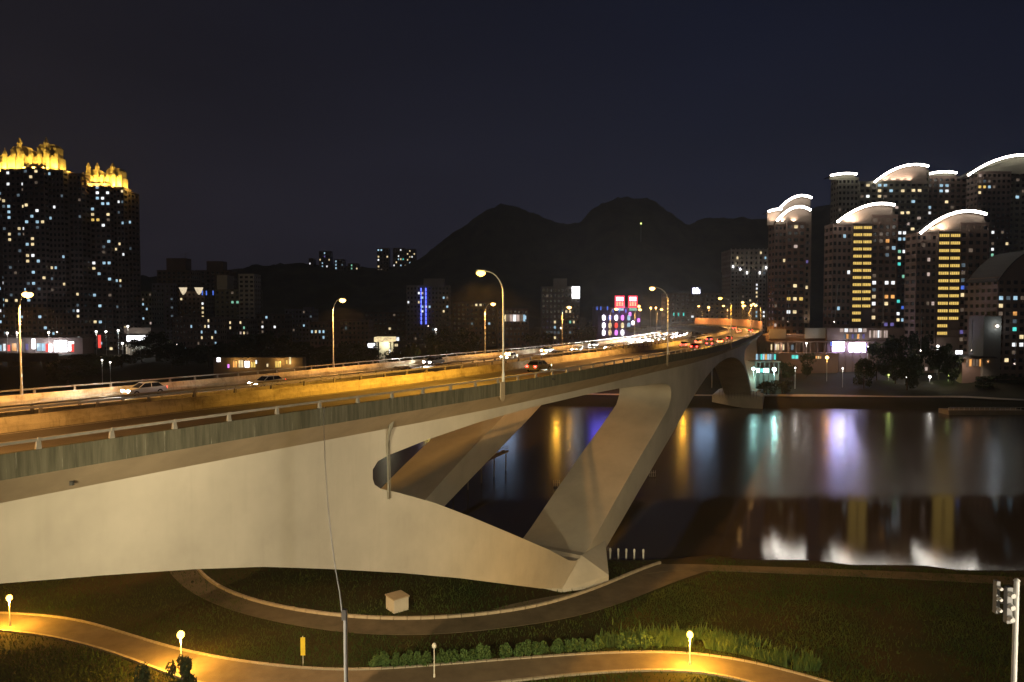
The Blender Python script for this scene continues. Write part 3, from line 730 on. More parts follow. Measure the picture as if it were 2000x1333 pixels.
# reed-like clumps right of the row (uncountable) + meadow grass
def blades(name, pts, hmin, hmax, m, seed, wid=.05, lean=.25):
    rnd = random.Random(seed); vs = []; fs = []
    for p in pts:
        h = rnd.uniform(hmin, hmax); t = rnd.uniform(0, 6.28); w = wid*rnd.uniform(.7,1.4)
        dx, dy = math.cos(t)*w, math.sin(t)*w; lx_, ly_ = rnd.gauss(0,lean)*h, rnd.gauss(0,lean)*h
        k = len(vs); vs += [(p[0]-dx,p[1]-dy,p[2]),(p[0]+dx,p[1]+dy,p[2]),(p[0]+lx_,p[1]+ly_,p[2]+h)]; fs.append((k,k+1,k+2))
    o = MB().add(vs, fs).build(name, m)
    return o
A1n = np.array([[p.x, p.y] for p in A1]); B1n = np.array([[p.x, p.y] for p in B1])
A2n = np.array([[p.x, p.y] for p in A2]); B2n = np.array([[p.x, p.y] for p in B2])
def yat(arr, x): 
    i = np.argsort(arr[:,0]); return float(np.interp(x, arr[i,0], arr[i,1]))
def free(x, y):
    if yat(B1n, x) - .4 < y < yat(A1n, x) + .35: return False
    ia = np.hypot(A2n[:,0]-x, A2n[:,1]-y); ib = np.hypot(B2n[:,0]-x, B2n[:,1]-y)
    if x > -31 and B2n[:,1].min()-1 < y:
        mid = (A2n+B2n)/2; k = int(np.argmin(np.hypot(mid[:,0]-x, mid[:,1]-y)))
        half = np.hypot(*(A2n[k]-B2n[k]))/2
        if np.hypot(mid[k,0]-x, mid[k,1]-y) < half + .3: return False
    return True
gp = []; rg = random.Random(3)
while len(gp) < 95000:
    y = 56 + 44*rg.random()**1.2; x = rg.uniform(-.78, .80)*y
    if y > near_shore(x) - 2.6 or not free(x, y): continue
    dens = .5 + .9*noise.noise(Vector((x*.11, y*.11, 1)))
    if x < 10 and y > 72: dens *= .35
    if rg.random() > dens + .15: continue
    gp.append((x, y, Z0-.03))
g = blades('grass', gp, .10, .50, grass_m, 5, .045, .45); tag(g, 'rough green meadow grass along the near bank', 'grass', kind='stuff')
gp = []
while len(gp) < 9000:
    px = rg.gauss(1370, 110); 
    if not 1170 < px < 1600: continue
    py = float(np.interp(px, [1170,1280,1370,1450,1560], [1266,1262,1266,1280,1312])) - abs(rg.gauss(0, 11))
    p = at_z(px, py, Z0)
    if noise.noise(Vector((p.x*.5, p.y*.5, 7))) < -.12: continue
    gp.append((p.x, p.y, Z0-.03))
g = blades('reed_grass', gp, .5, 1.3, shrub_m, 6, .07); tag(g, 'tall tufted grass beside the lit bend of the footpath', 'tall grass', kind='stuff')
# two leafy tree tops at the lower left, in front of the path
def sapling(px, py_top, Y, label, n, seed, r):
    x = X_(px, Y); h = Z_(py_top, Y) - Z0
    root = empty('young_tree', (x, Y, Z0), 0, label, 'tree', 'young trees in front of the footpath')
    mb = MB(); mb.path([(0,0,0),(.05,.02,h*.4),(0,0,h*.8)], [.09,.06,.02], 7)
    rnd = random.Random(seed); bl = []
    for i in range(9):
        t = rnd.uniform(0,6.28); zz = rnd.uniform(.35,.9)*h; q = r*rnd.uniform(.4,.95)*(1.25-zz/h)
        mb.path([(0,0,zz*.7),(q*math.cos(t)*.7,q*math.sin(t)*.7,zz*.92),(q*math.cos(t),q*math.sin(t),zz+.5)], [.04,.025,.01], 5)
        bl.append((q*math.cos(t), q*math.sin(t), zz+.2, .42, .42, .75))
    bl.append((0,0,h*.82,.3,.3,h*.17))
    mb.build('trunk', bark_m, root); leaf_cloud(n, bl, .17, .55, seed).build('crown', leaf_m, root)
sapling(340, 1277, 60, 'young leafy tree in front of the footpath under the lit lamp', 1500, 4, 1.9)
sapling(262, 1305, 58, 'smaller dark sapling left of the young tree at the lower left', 800, 8, 1.5)

# ------------------------------------------------------------------ lamps and furniture of the near bank
def post_lamp(px, py_head, Y, kind, label, power, lit=True, h=None, group='short path lamps of the near bank', zb=Z0, r=.19):
    x = X_(px, Y); zt = Z_(py_head, Y)
    root = empty('path_lamp', (x, Y, zb), 0, label, 'path lamp', group)
    hh = zt - zb
    MB().tube((0,0,0),(0,0,hh-.22),.06,.045,8).tube((0,0,0),(0,0,.35),.10,.09,8).build('pole', pale_pole, root)
    MB().lathe([(.05,-.24),(.13,-.2),(.13,-.17)], 10, (0,0,hh)).build('collar', lamp_shell, root)
    g_ = MB().lathe([(.35,-1),(.9,-.55),(1,0),(.9,.45),(.55,.85),(.1,1)], 12).build('globe', LENS[kind] if lit else pale_pole, root, True, loc=(0,0,hh)); g_.scale = (r,r,r*1.1)
    MB().lathe([(.16,.17),(.10,.25),(.02,.30)], 10, (0,0,hh)).build('cap', lamp_shell if lit else pale_pole, root)
    if lit: plight('lamp_light', (0,-.12,hh-.5), power, LCOL[kind], .12, root)
    return root
post_lamp(341, 1240, 68.2, 'yellow', 'lit path lamp behind the young tree at the lower left', 7000, r=.34)
post_lamp(1354, 1240, 68.4, 'yellow', 'lit path lamp at the bend of the footpath on the right', 7000, r=.30)
post_lamp(2, 1168, 77, 'yellow', 'lit path lamp at the left picture edge', 7000, r=.30)
post_lamp(845, 1262, 66, 'yellow', 'unlit pale path lamp at the bottom centre', 0, lit=False, r=.22)
# pale mast with its long leaning whip
mroot = empty('whip_mast', (X_(669,16), 16, emb_top), 0, 'tall pale mast with a long thin arm leaning up against the bridge', 'mast')
zb2 = Z_(1192, 16) - emb_top
MB().tube((0,0,0),(0,0,zb2),.055,.045,10).tube((0,0,0),(0,0,.3),.10,.10,10).build('pole', pale_pole, mroot)
whip = []
for (px, py) in [(668,1195),(664,1160),(656,1115),(647,1050),(640,980),(635,900),(632,820),(633,795)]:
    q = at_y(px, py, 16); whip.append((q.x - X_(669,16), 0, q.z - emb_top))
MB().path(whip, [.022,.016,.014,.012,.010,.008,.006,.012], 6).build('arm', pale_pole, mroot)
MB().box(-.05,.05,-.05,.05,-.12,.12).build('joint_box', rail_m, mroot, loc=(-.03,0,zb2-.1))
# traffic signals at the right edge
tx = X_(2001, 20)
ts = empty('traffic_signal', (tx, 20, emb_top), 0, 'pale signal pole with two side-on traffic light heads at the right edge', 'traffic light')
ztop = Z_(1135, 20) - emb_top
MB().tube((0,0,0),(0,0,ztop),.075,.07,12).lathe([(.09,0),(.05,.06),(.01,.08)],10,(0,0,ztop)).build('pole', pale_pole, ts)
for i, (px, py0, py1, w) in enumerate(((1988,1148,1218,.085),(1972,1140,1204,.055))):
    hx = X_(px, 20) - tx; z1, z0 = Z_(py0, 20) - emb_top, Z_(py1, 20) - emb_top
    hd_ = MB().box(hx-w*.9, hx+w*.9, -.02+.16*i, .14+.16*i, z0, z1).build('signal_head', lamp_shell, ts)
    st = (z1-z0)/3
    for k in range(3):
        zc = z0 + st*(k+.5)
        MB().tube((hx,-.03+.16*i,zc),(hx,-.16+.16*i,zc-.02),w*.95,w*.85,10).build('visor', pale_pole, hd_)
    MB().tube((hx,.05+.16*i,z0+st),(0,.05,z0+st),.02).build('bracket', rail_m, ts)
# pale concrete kiosk on the dark ground
bx, by = at_z(776, 1190, Z0)[:2]
kb = empty('utility_box', (bx, by, Z0), R(38), 'small pale concrete utility box on the dark ground under the bridge', 'utility box')
MB().box(-.95,.95,-.95,.95,0,1.55).build('body', pale_wall, kb); MB().box(-1.05,1.05,-1.05,1.05,1.553,1.68).build('lid', soffit, kb)
for sgn in (-.46,.46): MB().box(sgn-.40,sgn+.40,-.985,-.952,.15,1.4).build('door', pale_wall, kb)
# yellow banner sign
p = at_z(592, 1300, Z0)
sg = empty('banner_sign', p, 0, 'narrow yellow upright sign on a thin post', 'sign')
yel = mat('yellow_sign', (0.75,0.55,0.04), 0.6, 0.3, var=0.1, scale=1)
MB().tube((0,0,0),(0,0,2.9),.03).build('post', pale_pole, sg); MB().box(-.22,.22,-.035,.035,1.0,2.75).build('panel', yel, sg)
# mooring piles in the water right of the foot
for i, px in enumerate((1181,1196,1212,1228,1244,1262)):
    q = at_z(px, 1101+i*.5, 0)
    o = MB().tube((0,0,-1),(0,0,1.0),.13,.12,8).lathe([(.15,1.0),(.16,1.35),(.08,1.5)],8).build('mooring_pile', pale_pole, None, loc=(q.x, q.y+2.2, 0))
    tag(o, 'short pale mooring pile by the bridge foot, %s' % ['nearest the foot','second from the foot','third from the foot','third from the quay end','second from the quay end','nearest the quay path'][i], 'mooring pile', 'mooring piles beside the bridge foot')
# landing stage hung on the far leg, with railing
st0 = empty('landing_stage', (0,0,0), 0, 'dark narrow landing stage with railing below the farther bridge leg', 'landing stage')
pa = at_z(885, 925, 4.6); pb = at_z(988, 880, 4.6); dv = (pb-pa).normalized(); nv = Vector((-dv.y, dv.x, 0))
MB().add([pa-nv*.7,pb-nv*.7,pb+nv*.7,pa+nv*.7,pa-nv*.7-Vector((0,0,.3)),pb-nv*.7-Vector((0,0,.3)),pb+nv*.7-Vector((0,0,.3)),pa+nv*.7-Vector((0,0,.3))],[(0,1,2,3),(7,6,5,4),(0,4,5,1),(1,5,6,2),(2,6,7,3),(3,7,4,0)]).build('deck', timber, st0)
Ls = (pb-pa).length
rl = MB().tube(pa-nv*.65+Vector((0,0,1.1)), pb-nv*.65+Vector((0,0,1.1)), .04).tube(pa-nv*.65+Vector((0,0,.55)), pb-nv*.65+Vector((0,0,.55)), .03).build('handrail', timber, st0)
for k in range(14):
    q = pa + dv*Ls*k/13 - nv*.65
    MB().tube((0,0,-.2),(0,0,1.1),.04,n=5).build('baluster', timber, rl, loc=q)
for k in range(5):
    q = pa + dv*Ls*k/4; MB().tube((0,0,-6),(0,0,-.25),.14,n=6).build('pile', timber, st0, loc=q)
# two small pontoon rails standing in the river
for px, py, lb in ((1087,952,'small pale railing frame standing in the river left of the near leg'),(1274,932,'small pale railing frame standing in the river right of the near leg')):
    q = at_z(px, py, 0)
    r_ = empty('pontoon_rail', q, 0, lb, 'railing', 'railing frames in the river')
    MB().box(-.7,.7,-.4,.4,-.5,.15).build('float', timber, r_)
    for k in range(4): MB().tube((-.6+.4*k,-.35,.1),(-.6+.4*k,-.35,1.5),.035,n=5).build('upright', pale_pole, r_)
    MB().tube((-.65,-.35,1.0),(.65,-.35,1.0),.03,n=5).build('crossbar', pale_pole, r_)

# ------------------------------------------------------------------ assumed lamps on the road below the camera (outside the frame; added to light the bridge flank)
FL = [(-46,-2,-52),(-16,5,-4),(27,5,30),(50,2,60)]
for i, (x, y, ax) in enumerate(FL):
    lb = ['leftmost','second','third','rightmost'][i] + ' tall assumed lamp on the embankment below the viewpoint, lighting the bridge side'
    rt = arm_lamp((x, y, emb_top), 8.0, R(90), 1.4, 'white', lb, 'assumed lamps lighting the bridge side', 0, .3, zz) if False else arm_lamp((x, y, emb_top), 8.0, R(90), 1.4, 'white', lb, 'assumed lamps lighting the bridge side', 0, .3)  # assumed fixture, out of view below the camera
    k = [120000, 95000, 120000, 34000][i]
    tgt = [(-12,62,20),(-10,62,20),(14,92,14),(60,150,14)][i]
    base = Vector((x, y, emb_top)); lp = Vector((0+1.9, 0, 7.5))
    wl = Vector((x, y + 1.9, emb_top + 7.5))
    l = plight('lamp_light', wl, k, (1.0,0.82,0.48), .5, None, spot=66 if i < 3 else 50, aim=tgt, blend=.8)  # beam of the assumed lamp, aimed to brighten the bridge side
    plight('pole_fill_light', (1.9,0,7.0), 900, (1.0,0.86,0.62), .3, rt)  # added fill light brightening the mast and signal poles
    if i in (1, 2):
        tg = Vector((-3.8,16,27)) if i == 1 else Vector((tx, 20, 24.5))
        l2 = plight('added_pole_spot', (1.9,.2,7.0), [7000, 30000][i-1], (1.0,0.86,0.66), .3, rt, spot=44 if i == 1 else 40, blend=.9)  # added spot aimed to brighten a single pole
        wq = Vector((x-.2, y+1.9, emb_top+7.0)); l2.rotation_euler = ((Matrix.Rotation(R(-90),3,'Z') @ (tg - wq)).to_track_quat('-Z','Y').to_euler())
    l.parent = rt; l.matrix_parent_inverse = (Matrix.Translation((x,y,emb_top)) @ Matrix.Rotation(R(90),4,'Z')).inverted()

# ------------------------------------------------------------------ buildings
PANE = MB().box(-.5,.5,-.04,.0,0,1).build('tmpw', dark_glass); PANE_ME = PANE.data; bpy.data.objects.remove(PANE)
def block(root, x0, x1, y0, depth, z0, z1, cols, fh, wall, lit=(), p=0.0, pal=('white','cool','warm'), rnd=None, ow=.62, oh=.50, name='wall', side=True, top=True, maxlit=300):
    """a facade block: dark glass core, piers and spandrels proud of it; lit rooms as single panes.
    coordinates local to root (front plane at y0, building extends +y)"""
    nf = max(1, int(round((z1-z0)/fh))); fh = (z1-z0)/nf; cw = (x1-x0)/cols
    MB().box(x0+.3,x1-.3,y0+.35,y0+depth-.3,z0,z1-.2).build('glazing', dark_glass, root)
    mb = MB(); pw = cw*(1-ow)/2
    for c in range(cols+1):
        xa = x0+c*cw-pw if c else x0; xb = x0+c*cw+pw if c < cols else x1
        mb.box(xa, xb, y0, y0+.6, z0, z1)
    for f in range(nf+1):
        za = z0+f*fh-fh*(1-oh)*.4 if f else z0; zb3 = z0+f*fh+fh*(1-oh)*.6 if f < nf else z1+.5
        if f == 0: zb3 = z0+fh*(1-oh)*.6
        mb.box(x0+.02, x1-.02, y0+.06, y0+.58, za, zb3)
    for c in range(1, cols, 3):   # projecting balconies
        for f in range(1, nf):
            if (c*7+int(x0*3)) % 2 == 0: mb.box(x0+c*cw+pw*.6, x0+(c+1)*cw-pw*.6, y0-.7, y0+.03, z0+f*fh-.12, z0+f*fh+.85)
    if side:
        ds = int(max(2, depth/3.2)); dw = depth/ds
        for xx in (x0, x1-.35):
            for c in range(ds+1):
                mb.box(xx, xx+.35, y0+c*dw-.7 if c else y0+.6, min(y0+depth, y0+c*dw+.7), z0, z1)
            for f in range(nf+1):
                mb.box(xx+.02, xx+.33, y0+.6, y0+depth-.02, max(z0, z0+f*fh-.7), min(z1+.4, z0+f*fh+1.0))
        mb.box(x0, x1, y0+depth-.3, y0+depth, z0, z1)
    if top: mb.box(x0-.1, x1+.1, y0-.1, y0+depth+.1, z1+.5, z1+.9)
    mb.build(name, wall, root)
    used = set(); n = 0
    W, H = cw*ow, fh*oh
    def put(c, f, key):
        nonlocal n
        if (c, f) in used or not (0 <= c < cols and 0 <= f < nf) or n >= maxlit: return
        used.add((c, f)); n += 1
        inst(PANE_ME, 'lit_window', (x0+(c+.5)*cw, y0+.33, z0+f*fh+fh*(1-oh)*.6), root, scale=(W*.98, 1, H*.98), mat=WL[key])
    for c, f, key in lit: put(c, nf-1-f, key)
    if p:
        for f in range(nf):
            for c in range(cols):
                if rnd.random() < p:
                    put(c, f, rnd.choices(pal, k=1)[0])
    return nf, fh, cw
def arc_top(root, pts, y0, thick, depth, wall=gable_m, r=.55, fill_to=None, strip=True):
    """curved roof edge: light strip along it, gable wall below, roof slab behind. pts in local x,z"""
    if strip: MB().path([(x, y0-.3, z) for x, z in pts], r, 6).build('light_strip', strip_m, root, True)
    poly = [(x, z-.4) for x, z in pts] + [(pts[-1][0], fill_to), (pts[0][0], fill_to)]
    MB().prism(poly, y0+1.2, y0+1.7).build('gable', wall, root)
    rf = [(x, z) for x, z in pts] + [(x, z-.5) for x, z in reversed(pts)]
    MB().prism([(x, z-.02) for x, z in rf], y0-.0, y0+depth).build('roof', roof_m, root)
def arc(p0, p1, p2, Y, n=14):
    """image points: left end, crest, right end -> local curve (x,z)"""
    A_, B_, C_ = [at_y(a, b7, Y) for a, b7 in (p0, p1, p2)]
    out = []
    xs = np.linspace(A_.x, C_.x, n)
    # quadratic through three points
    M_ = np.array([[q.x**2, q.x, 1] for q in (A_, B_, C_)]); co = np.linalg.solve(M_, np.array([A_.z, B_.z, C_.z]))
    return [(float(x), float(co[0]*x*x+co[1]*x+co[2])) for x in xs]
def bld(name, label, cat='building', group=None): return empty(name, (0,0,0), 0, label, cat, group)
RT = 'residential towers on the right bank'
rb = random.Random(11)
MAINP = ('white','warm','warm','dim','dim','dimc','cool','pink')
# --- tower 1
Y = 360; t = bld('apartment_tower', 'brown apartment tower beside the bridge with three stacked white light arcs', 'tower', RT)
g0 = 11
block(t, X_(1511,Y), X_(1534,Y), Y, 9, g0, Z_(440,Y), 3, 3.2, brown_wall, p=.05, pal=MAINP, rnd=rb)
block(t, X_(1532,Y), X_(1568,Y), Y-1.5, 9, g0, Z_(438,Y), 3, 3.2, brown_wall, [(1,9,'warm'),(0,11,'yellow'),(1,11,'warm'),(2,11,'yellow'),(0,13,'white'),(1,13,'warm'),(0,19,'warm'),(1,22,'dim')], p=.07, pal=MAINP, rnd=rb)
block(t, X_(1568,Y), X_(1582,Y), Y, 9, g0, Z_(418,Y), 1, 3.2, gable_m, [(0,7,'violet'),(0,11,'warm')], rnd=rb, ow=.35)
arc_top(t, arc((1500,414),(1513,410),(1526,409),Y), Y, .5, 8, fill_to=Z_(440,Y))
arc_top(t, arc((1517,432),(1545,408),(1583,411),Y-2), Y-2, .5, 4, fill_to=Z_(439,Y))
arc_top(t, arc((1522,408),(1550,386),(1585,387),Y+7), Y+7, .5, 3, fill_to=Z_(440,Y))
for px in (1507,1524,1546): plight('floodlight', (X_(px,Y), Y-1.6, Z_(437,Y)+.8), 2600, (1.0,.74,.55), .3, t, spot=120, aim=(X_(px,Y), Y+.6, Z_(415,Y)))
plight('uplight', (X_(1575,Y), Y-2.2, Z_(640,Y)), 1500, (1.0,.74,.50), .3, t, spot=60, aim=(X_(1575,Y), Y+.2, Z_(590,Y)))
# --- tower 2
def corridor(root, x0, x1, y0, z_top, rows, fh, per, rnd):
    """stair tower whose landings are lit: short rows of small yellow windows"""
    W = (x1-x0)
    for r_ in range(rows):
        z = z_top - (r_+1)*fh + .9
        for half in (0, 1):
            if r_ > rows-3 and half: continue
            for k in range(per):
                xa = x0 + W*(.04 + .48*half + .09*k)
                inst(PANE_ME, 'lit_window', (xa+W*.035, y0-.02, z), root, scale=(W*.072, 1, 1.25), mat=WL['yellow'])
    mb = MB().box(x0, x1, y0, y0+9, z_top-rows*fh-6, z_top)
    for r_ in range(rows+1): mb.box(x0-.1, x1+.1, y0-.5, y0+.02, z_top-r_*fh-.25, z_top-r_*fh)
    for k in (0, .5, 1): mb.box(x0+W*k-.2, x0+W*k+.2, y0-.35, y0+.02, z_top-rows*fh, z_top-.26)
    mb.build('stair_wall', brown_dark, root)
def tower2(Y, label, xs, py_top_l, arcp, tops, litR, seed, floods, gnd=9):
    rnd = random.Random(seed); t = bld('apartment_tower', label, 'tower', RT)
    xa, xb, xc, xd = xs
    block(t, X_(xa,Y), X_(xb,Y), Y, 9, gnd, Z_(py_top_l,Y), 4, 3.25, brown_wall, p=.10, pal=MAINP, rnd=rnd)
    corridor(t, X_(xb,Y), X_(xc,Y), Y-1.0, Z_(tops,Y), 14, 3.25, 5, rnd)
    block(t, X_(xc,Y), X_(xd,Y), Y-.6, 9, gnd, Z_(tops-14,Y), 4, 3.25, brown_wall, litR, p=.10, pal=MAINP, rnd=rnd)
    MB().box(X_(xb,Y), X_(xc,Y), Y, Y+9, gnd, Z_(tops,Y)-14*3.25-5.9).build('base_wall', grey_wall, t)
    arc_top(t, arc(*arcp, Y-1.5), Y-1.5, .5, 8, fill_to=Z_(tops+1,Y))
    for px in floods:
        plight('floodlight', (X_(px,Y), Y-2.9, Z_(tops-2,Y)+.6), 4500, (1.0,.76,.56), .3, t, spot=125, aim=(X_(px+6,Y), Y-.1, Z_(tops-20,Y)))
    return t
t2 = tower2(330, 'brown tower with a roof arc and yellow stair column, left of the pair', (1624,1661,1699,1748), 441, ((1635,434),(1690,403),(1747,401)), 438,
   [(0,9,'white'),(2,9,'white'),(3,9,'white'),(0,10,'dimc'),(0,11,'warm'),(2,11,'orange'),(3,11,'orange'),(0,12,'white'),(2,12,'warm'),(0,13,'dim'),(2,15,'violet'),(3,15,'violet'),(1,3,'dim'),(2,3,'orange')], 21, (1648,1660))
plight('uplight', (X_(1739,330), 330-3.2, Z_(644,330)), 1500, (1.0,.74,.50), .3, t2, spot=50, aim=(X_(1739,330), 329, Z_(600,330)))
t3 = tower2(312, 'brown tower with a roof arc and yellow stair column, right of the pair', (1787,1827,1871,1926), 458, ((1797,456),(1850,421),(1926,419)), 453,
   [(0,8,'blue'),(1,9,'orange'),(0,9,'warm'),(2,9,'warm'),(2,10,'warm'),(1,10,'white'),(0,11,'dim'),(1,11,'white'),(2,11,'dim'),(0,14,'violet'),(2,14,'violet'),(3,14,'violet')], 22, (1812,1832))
# --- back row
Y = 420
t = bld('apartment_tower', 'tall olive grey tower behind with a flat arc and a big lit arc', 'tower', RT)
block(t, X_(1633,Y), X_(1672,Y), Y, 10, 12, Z_(350,Y), 5, 3.2, olive_wall, p=.05, pal=MAINP, rnd=rb)
block(t, X_(1672,Y), X_(1773,Y), Y-1.2, 10, 12, Z_(358,Y), 9, 3.2, olive_wall, [(1,0,'warm'),(3,0,'cool'),(4,0,'cool'),(3,1,'warm'),(5,1,'cool'),(0,2,'dim'),(1,2,'white'),(3,2,'warm'),(7,1,'warm')], p=.10, pal=MAINP, rnd=rb)
block(t, X_(1773,Y), X_(1809,Y), Y, 10, 12, Z_(335,Y), 3, 3.2, olive_wall, [(0,1,'blue'),(0,3,'warm'),(1,3,'warm'),(0,5,'cool'),(1,8,'pink'),(0,10,'warm')], p=.08, pal=MAINP, rnd=rb)
arc_top(t, arc((1621,344),(1646,340),(1672,341),Y), Y-.6, .5, 9, wall=olive_wall, fill_to=Z_(351,Y), r=.6)
arc_top(t, arc((1706,357),(1765,325),(1811,326),Y-1), Y-2, .5, 10, fill_to=Z_(360,Y), r=.6)
for px in (1722,1738,1754,1768): plight('floodlight', (X_(px,Y), Y-3.0, Z_(356,Y)+.5), 2800, (1.0,.76,.60), .3, t, spot=120, aim=(X_(px,Y), Y-.7, Z_(340,Y)))
# a cool lit stair strip between the rows
t = bld('apartment_block', 'slim dark block between the two front towers with cool lit windows in a column', 'building', RT)
block(t, X_(1750,378), X_(1768,378), 378, 16, 10, Z_(425,378), 2, 3.25, brown_dark, [(0,2,'white'),(1,2,'white'),(0,3,'cool'),(1,3,'cool'),(0,5,'green'),(1,5,'white'),(0,6,'warm'),(0,7,'teal'),(1,9,'green'),(0,13,'teal'),(0,15,'white'),(1,14,'blue'),(1,16,'cool'),(0,16,'warm'),(0,18,'warm'),(1,19,'green')], rnd=rb, ow=.7)
t = bld('apartment_tower', 'dark tower behind with the short flat light arc', 'tower', RT)
block(t, X_(1811,Y), X_(1889,Y), Y+3, 10, 12, Z_(345,Y), 7, 3.2, brown_dark, [(2,1,'cool'),(3,1,'cool'),(2,2,'cool'),(3,2,'white'),(0,5,'cool'),(0,6,'white')], p=.07, pal=MAINP, rnd=rb)
arc_top(t, arc((1811,341),(1842,335),(1872,337),Y), Y+2, .5, 9, wall=olive_wall, fill_to=Z_(346,Y), r=.6)
Y = 405
t = bld('apartment_tower', 'large dark tower at the right edge under the widest and highest light arc', 'tower', RT)
block(t, X_(1903,Y), X_(1968,Y), Y, 10, 12, Z_(338,Y), 7, 3.2, brown_dark, [(0,1,'dim'),(1,1,'dimc'),(0,2,'yellow'),(1,2,'yellow'),(2,2,'cool'),(0,3,'warm'),(5,10,'dim'),(3,10,'white'),(5,10,'warm'),(3,12,'dim'),(3,14,'green')], p=.08, pal=MAINP, rnd=rb)
block(t, X_(1968,Y), X_(2075,Y), Y+2, 10, 12, Z_(334,Y), 9, 3.2, olive_wall, [(1,4,'cool')], p=.10, pal=MAINP, rnd=rb)
arc_top(t, arc((1890,343),(1962,308),(2070,318),Y-1), Y-1, .5, 10, wall=olive_wall, fill_to=Z_(340,Y), r=.6)
Y = 290
t = bld('apartment_tower', 'dark curved-top building cut off by the right edge, no roof light', 'building', RT)
block(t, X_(1948,Y), X_(2060,Y), Y, 22, 8, Z_(545,Y), 8, 3.2, brown_wall, [(0,2,'cool'),(1,2,'dimc'),(2,2,'cool'),(2,4,'orange'),(0,4,'dim'),(2,5,'dimc'),(2,6,'teal'),(2,8,'white'),(3,8,'white')], p=.10, pal=MAINP, rnd=rb)
arc_top(t, arc((1948,548),(1985,505),(2060,498),Y-.5), Y-1, .5, 20, wall=brown_wall, fill_to=Z_(546,Y), strip=False)
plight('wall_floodlight', (X_(1941,Y), Y-3, Z_(637,Y)), 500, (.75,.92,1.0), .3, t)
MB().lathe([(.1,-.5),(.5,-.2),(.5,.2),(.1,.5)], 10).build('floodlight', lens_white, t, loc=(X_(1941,Y), Y-2.4, Z_(637,Y)))
MB().box(X_(1918,Y), X_(1952,Y), Y-1.4, Y+8, 9, Z_(618,Y)).build('annex', grey_wall, t)
# --- podium and shops
Y = 322
t = bld('shop_podium', 'long low podium below the brown towers with lit shop fronts', 'building')
def panel_row(t, px0, px1, py0, py1, Y, n, key, gap=.25, name='lit_window'):
    xa, xb = X_(px0,Y), X_(px1,Y); w = (xb-xa)/n; z0_, z1_ = Z_(py1,Y), Z_(py0,Y)
    for k in range(n):
        inst(PANE_ME, name, (xa+(k+.5)*w, Y-.05, z0_), t, scale=(w*(1-gap), 1, z1_-z0_), mat=WL[key if isinstance(key, str) else key[k % len(key)]])
mb = MB().box(X_(1480,Y), X_(1612,Y), Y, Y+26, 5, Z_(655,Y)).box(X_(1612,Y), X_(1840,Y), Y-2, Y+8, 5, Z_(641,Y)).box(X_(1478,Y)-.3, X_(1842,Y), Y-2.8, Y+.5, Z_(669,Y), Z_(666,Y))
for k in range(26): mb.box(X_(1482+k*14,Y)-.25, X_(1482+k*14,Y)+.25, Y-2.5, Y+.2, 5, Z_(668,Y))
mb.build('podium_wall', brown_wall, t)
MB().box(X_(1502,Y), X_(1535,Y), Y-.5, Y-.02, Z_(662,Y), Z_(643,Y)).build('wall_panel', grey_wall, t)
MB().box(X_(1572,Y), X_(1612,Y), Y-.5, Y-.02, Z_(661,Y), Z_(641,Y)).build('wall_panel', pale_wall, t)
panel_row(t, 1506,1533,673,684,Y-.1,8,('warm','pink','white','warm'))
panel_row(t, 1545,1552,674,684,Y-.1,1,'dimc')
YP = Y-2.1
panel_row(t, 1640,1694,642,649,YP,6,('pink','white','pink'))
panel_row(t, 1648,1690,653,662,YP,8,('dimc','orange','dim','violet'))
panel_row(t, 1698,1735,646,660,YP,9,('pink','dim','pink','pink','white'))
panel_row(t, 1780,1822,648,662,YP,9,('pink','dim','white'))
panel_row(t, 1622,1630,668,676,YP-.7,2,'blue')
panel_row(t, 1627,1650,668,686,YP-.8,4,'shop',.05)
panel_row(t, 1660,1692,670,688,YP-.8,6,('shop','bright','shop'),.1)
plight('shop_light', (X_(1640,Y), YP-3, Z_(672,Y)), 1300, (.75,.80,1.0), .5, t)
plight('shop_light', (X_(1676,Y), YP-3, Z_(674,Y)), 1300, (.85,.82,1.0), .5, t)
plight('shop_light', (X_(1520,Y), Y-3, Z_(676,Y)), 500, (1.0,.8,.6), .4, t)
# illuminated canopies near the pier (teal)
t = bld('riverside_pavilion', 'small pavilion with teal white lights right of the far bridge pier', 'building')
Y = 292; gx = gz(X_(1490,Y),Y)
mb = MB().box(X_(1476,Y), X_(1522,Y), Y, Y+9, gx-.5, Z_(731,Y)).box(X_(1474,Y), X_(1524,Y), Y-1.2, Y+10, Z_(708,Y), Z_(706,Y))
for k in range(6): mb.box(X_(1476+k*9,Y)-.15, X_(1476+k*9,Y)+.15, Y-.8, Y-.5, gx-.5, Z_(708,Y))
mb.build('pavilion_frame', grey_wall, t)
panel_row(t, 1479,1505,720,728,Y-.1,4,('tealb','teal','tealb','tealb'),.15)
panel_row(t, 1477,1517,692,703,Y+.0,9,('cool','dimc','teal','cool','orange','cool'),.2)
# waterside house with orange light
t = bld('riverside_house', 'low house with an orange lit porch on the right bank', 'house')
Y = 290; gx = gz(X_(1912,Y),Y)
MB().box(X_(1882,Y), X_(1942,Y), Y, Y+9, gx-.5, Z_(700,Y)).build('wall', brown_wall, t)
MB().prism([(X_(1876,Y),Z_(700,Y)),(X_(1946,Y),Z_(700,Y)),(X_(1938,Y),Z_(696,Y)),(X_(1884,Y),Z_(696,Y))], Y-2, Y+10).build('roof', roof_m, t)
panel_row(t, 1888,1934,702,716,Y-.1,7,('dim','orange','dim'),.35)
plight('porch_light', (X_(1928,Y), Y-1.4, Z_(706,Y)), 70, (1.0,.55,.25), .2, t)
plight('porch_light', (X_(1893,Y), Y-1.4, Z_(706,Y)), 60, (1.0,.55,.25), .2, t)
panel_row(t, 1868,1882,685,692,Y+3,2,'bright',.1)
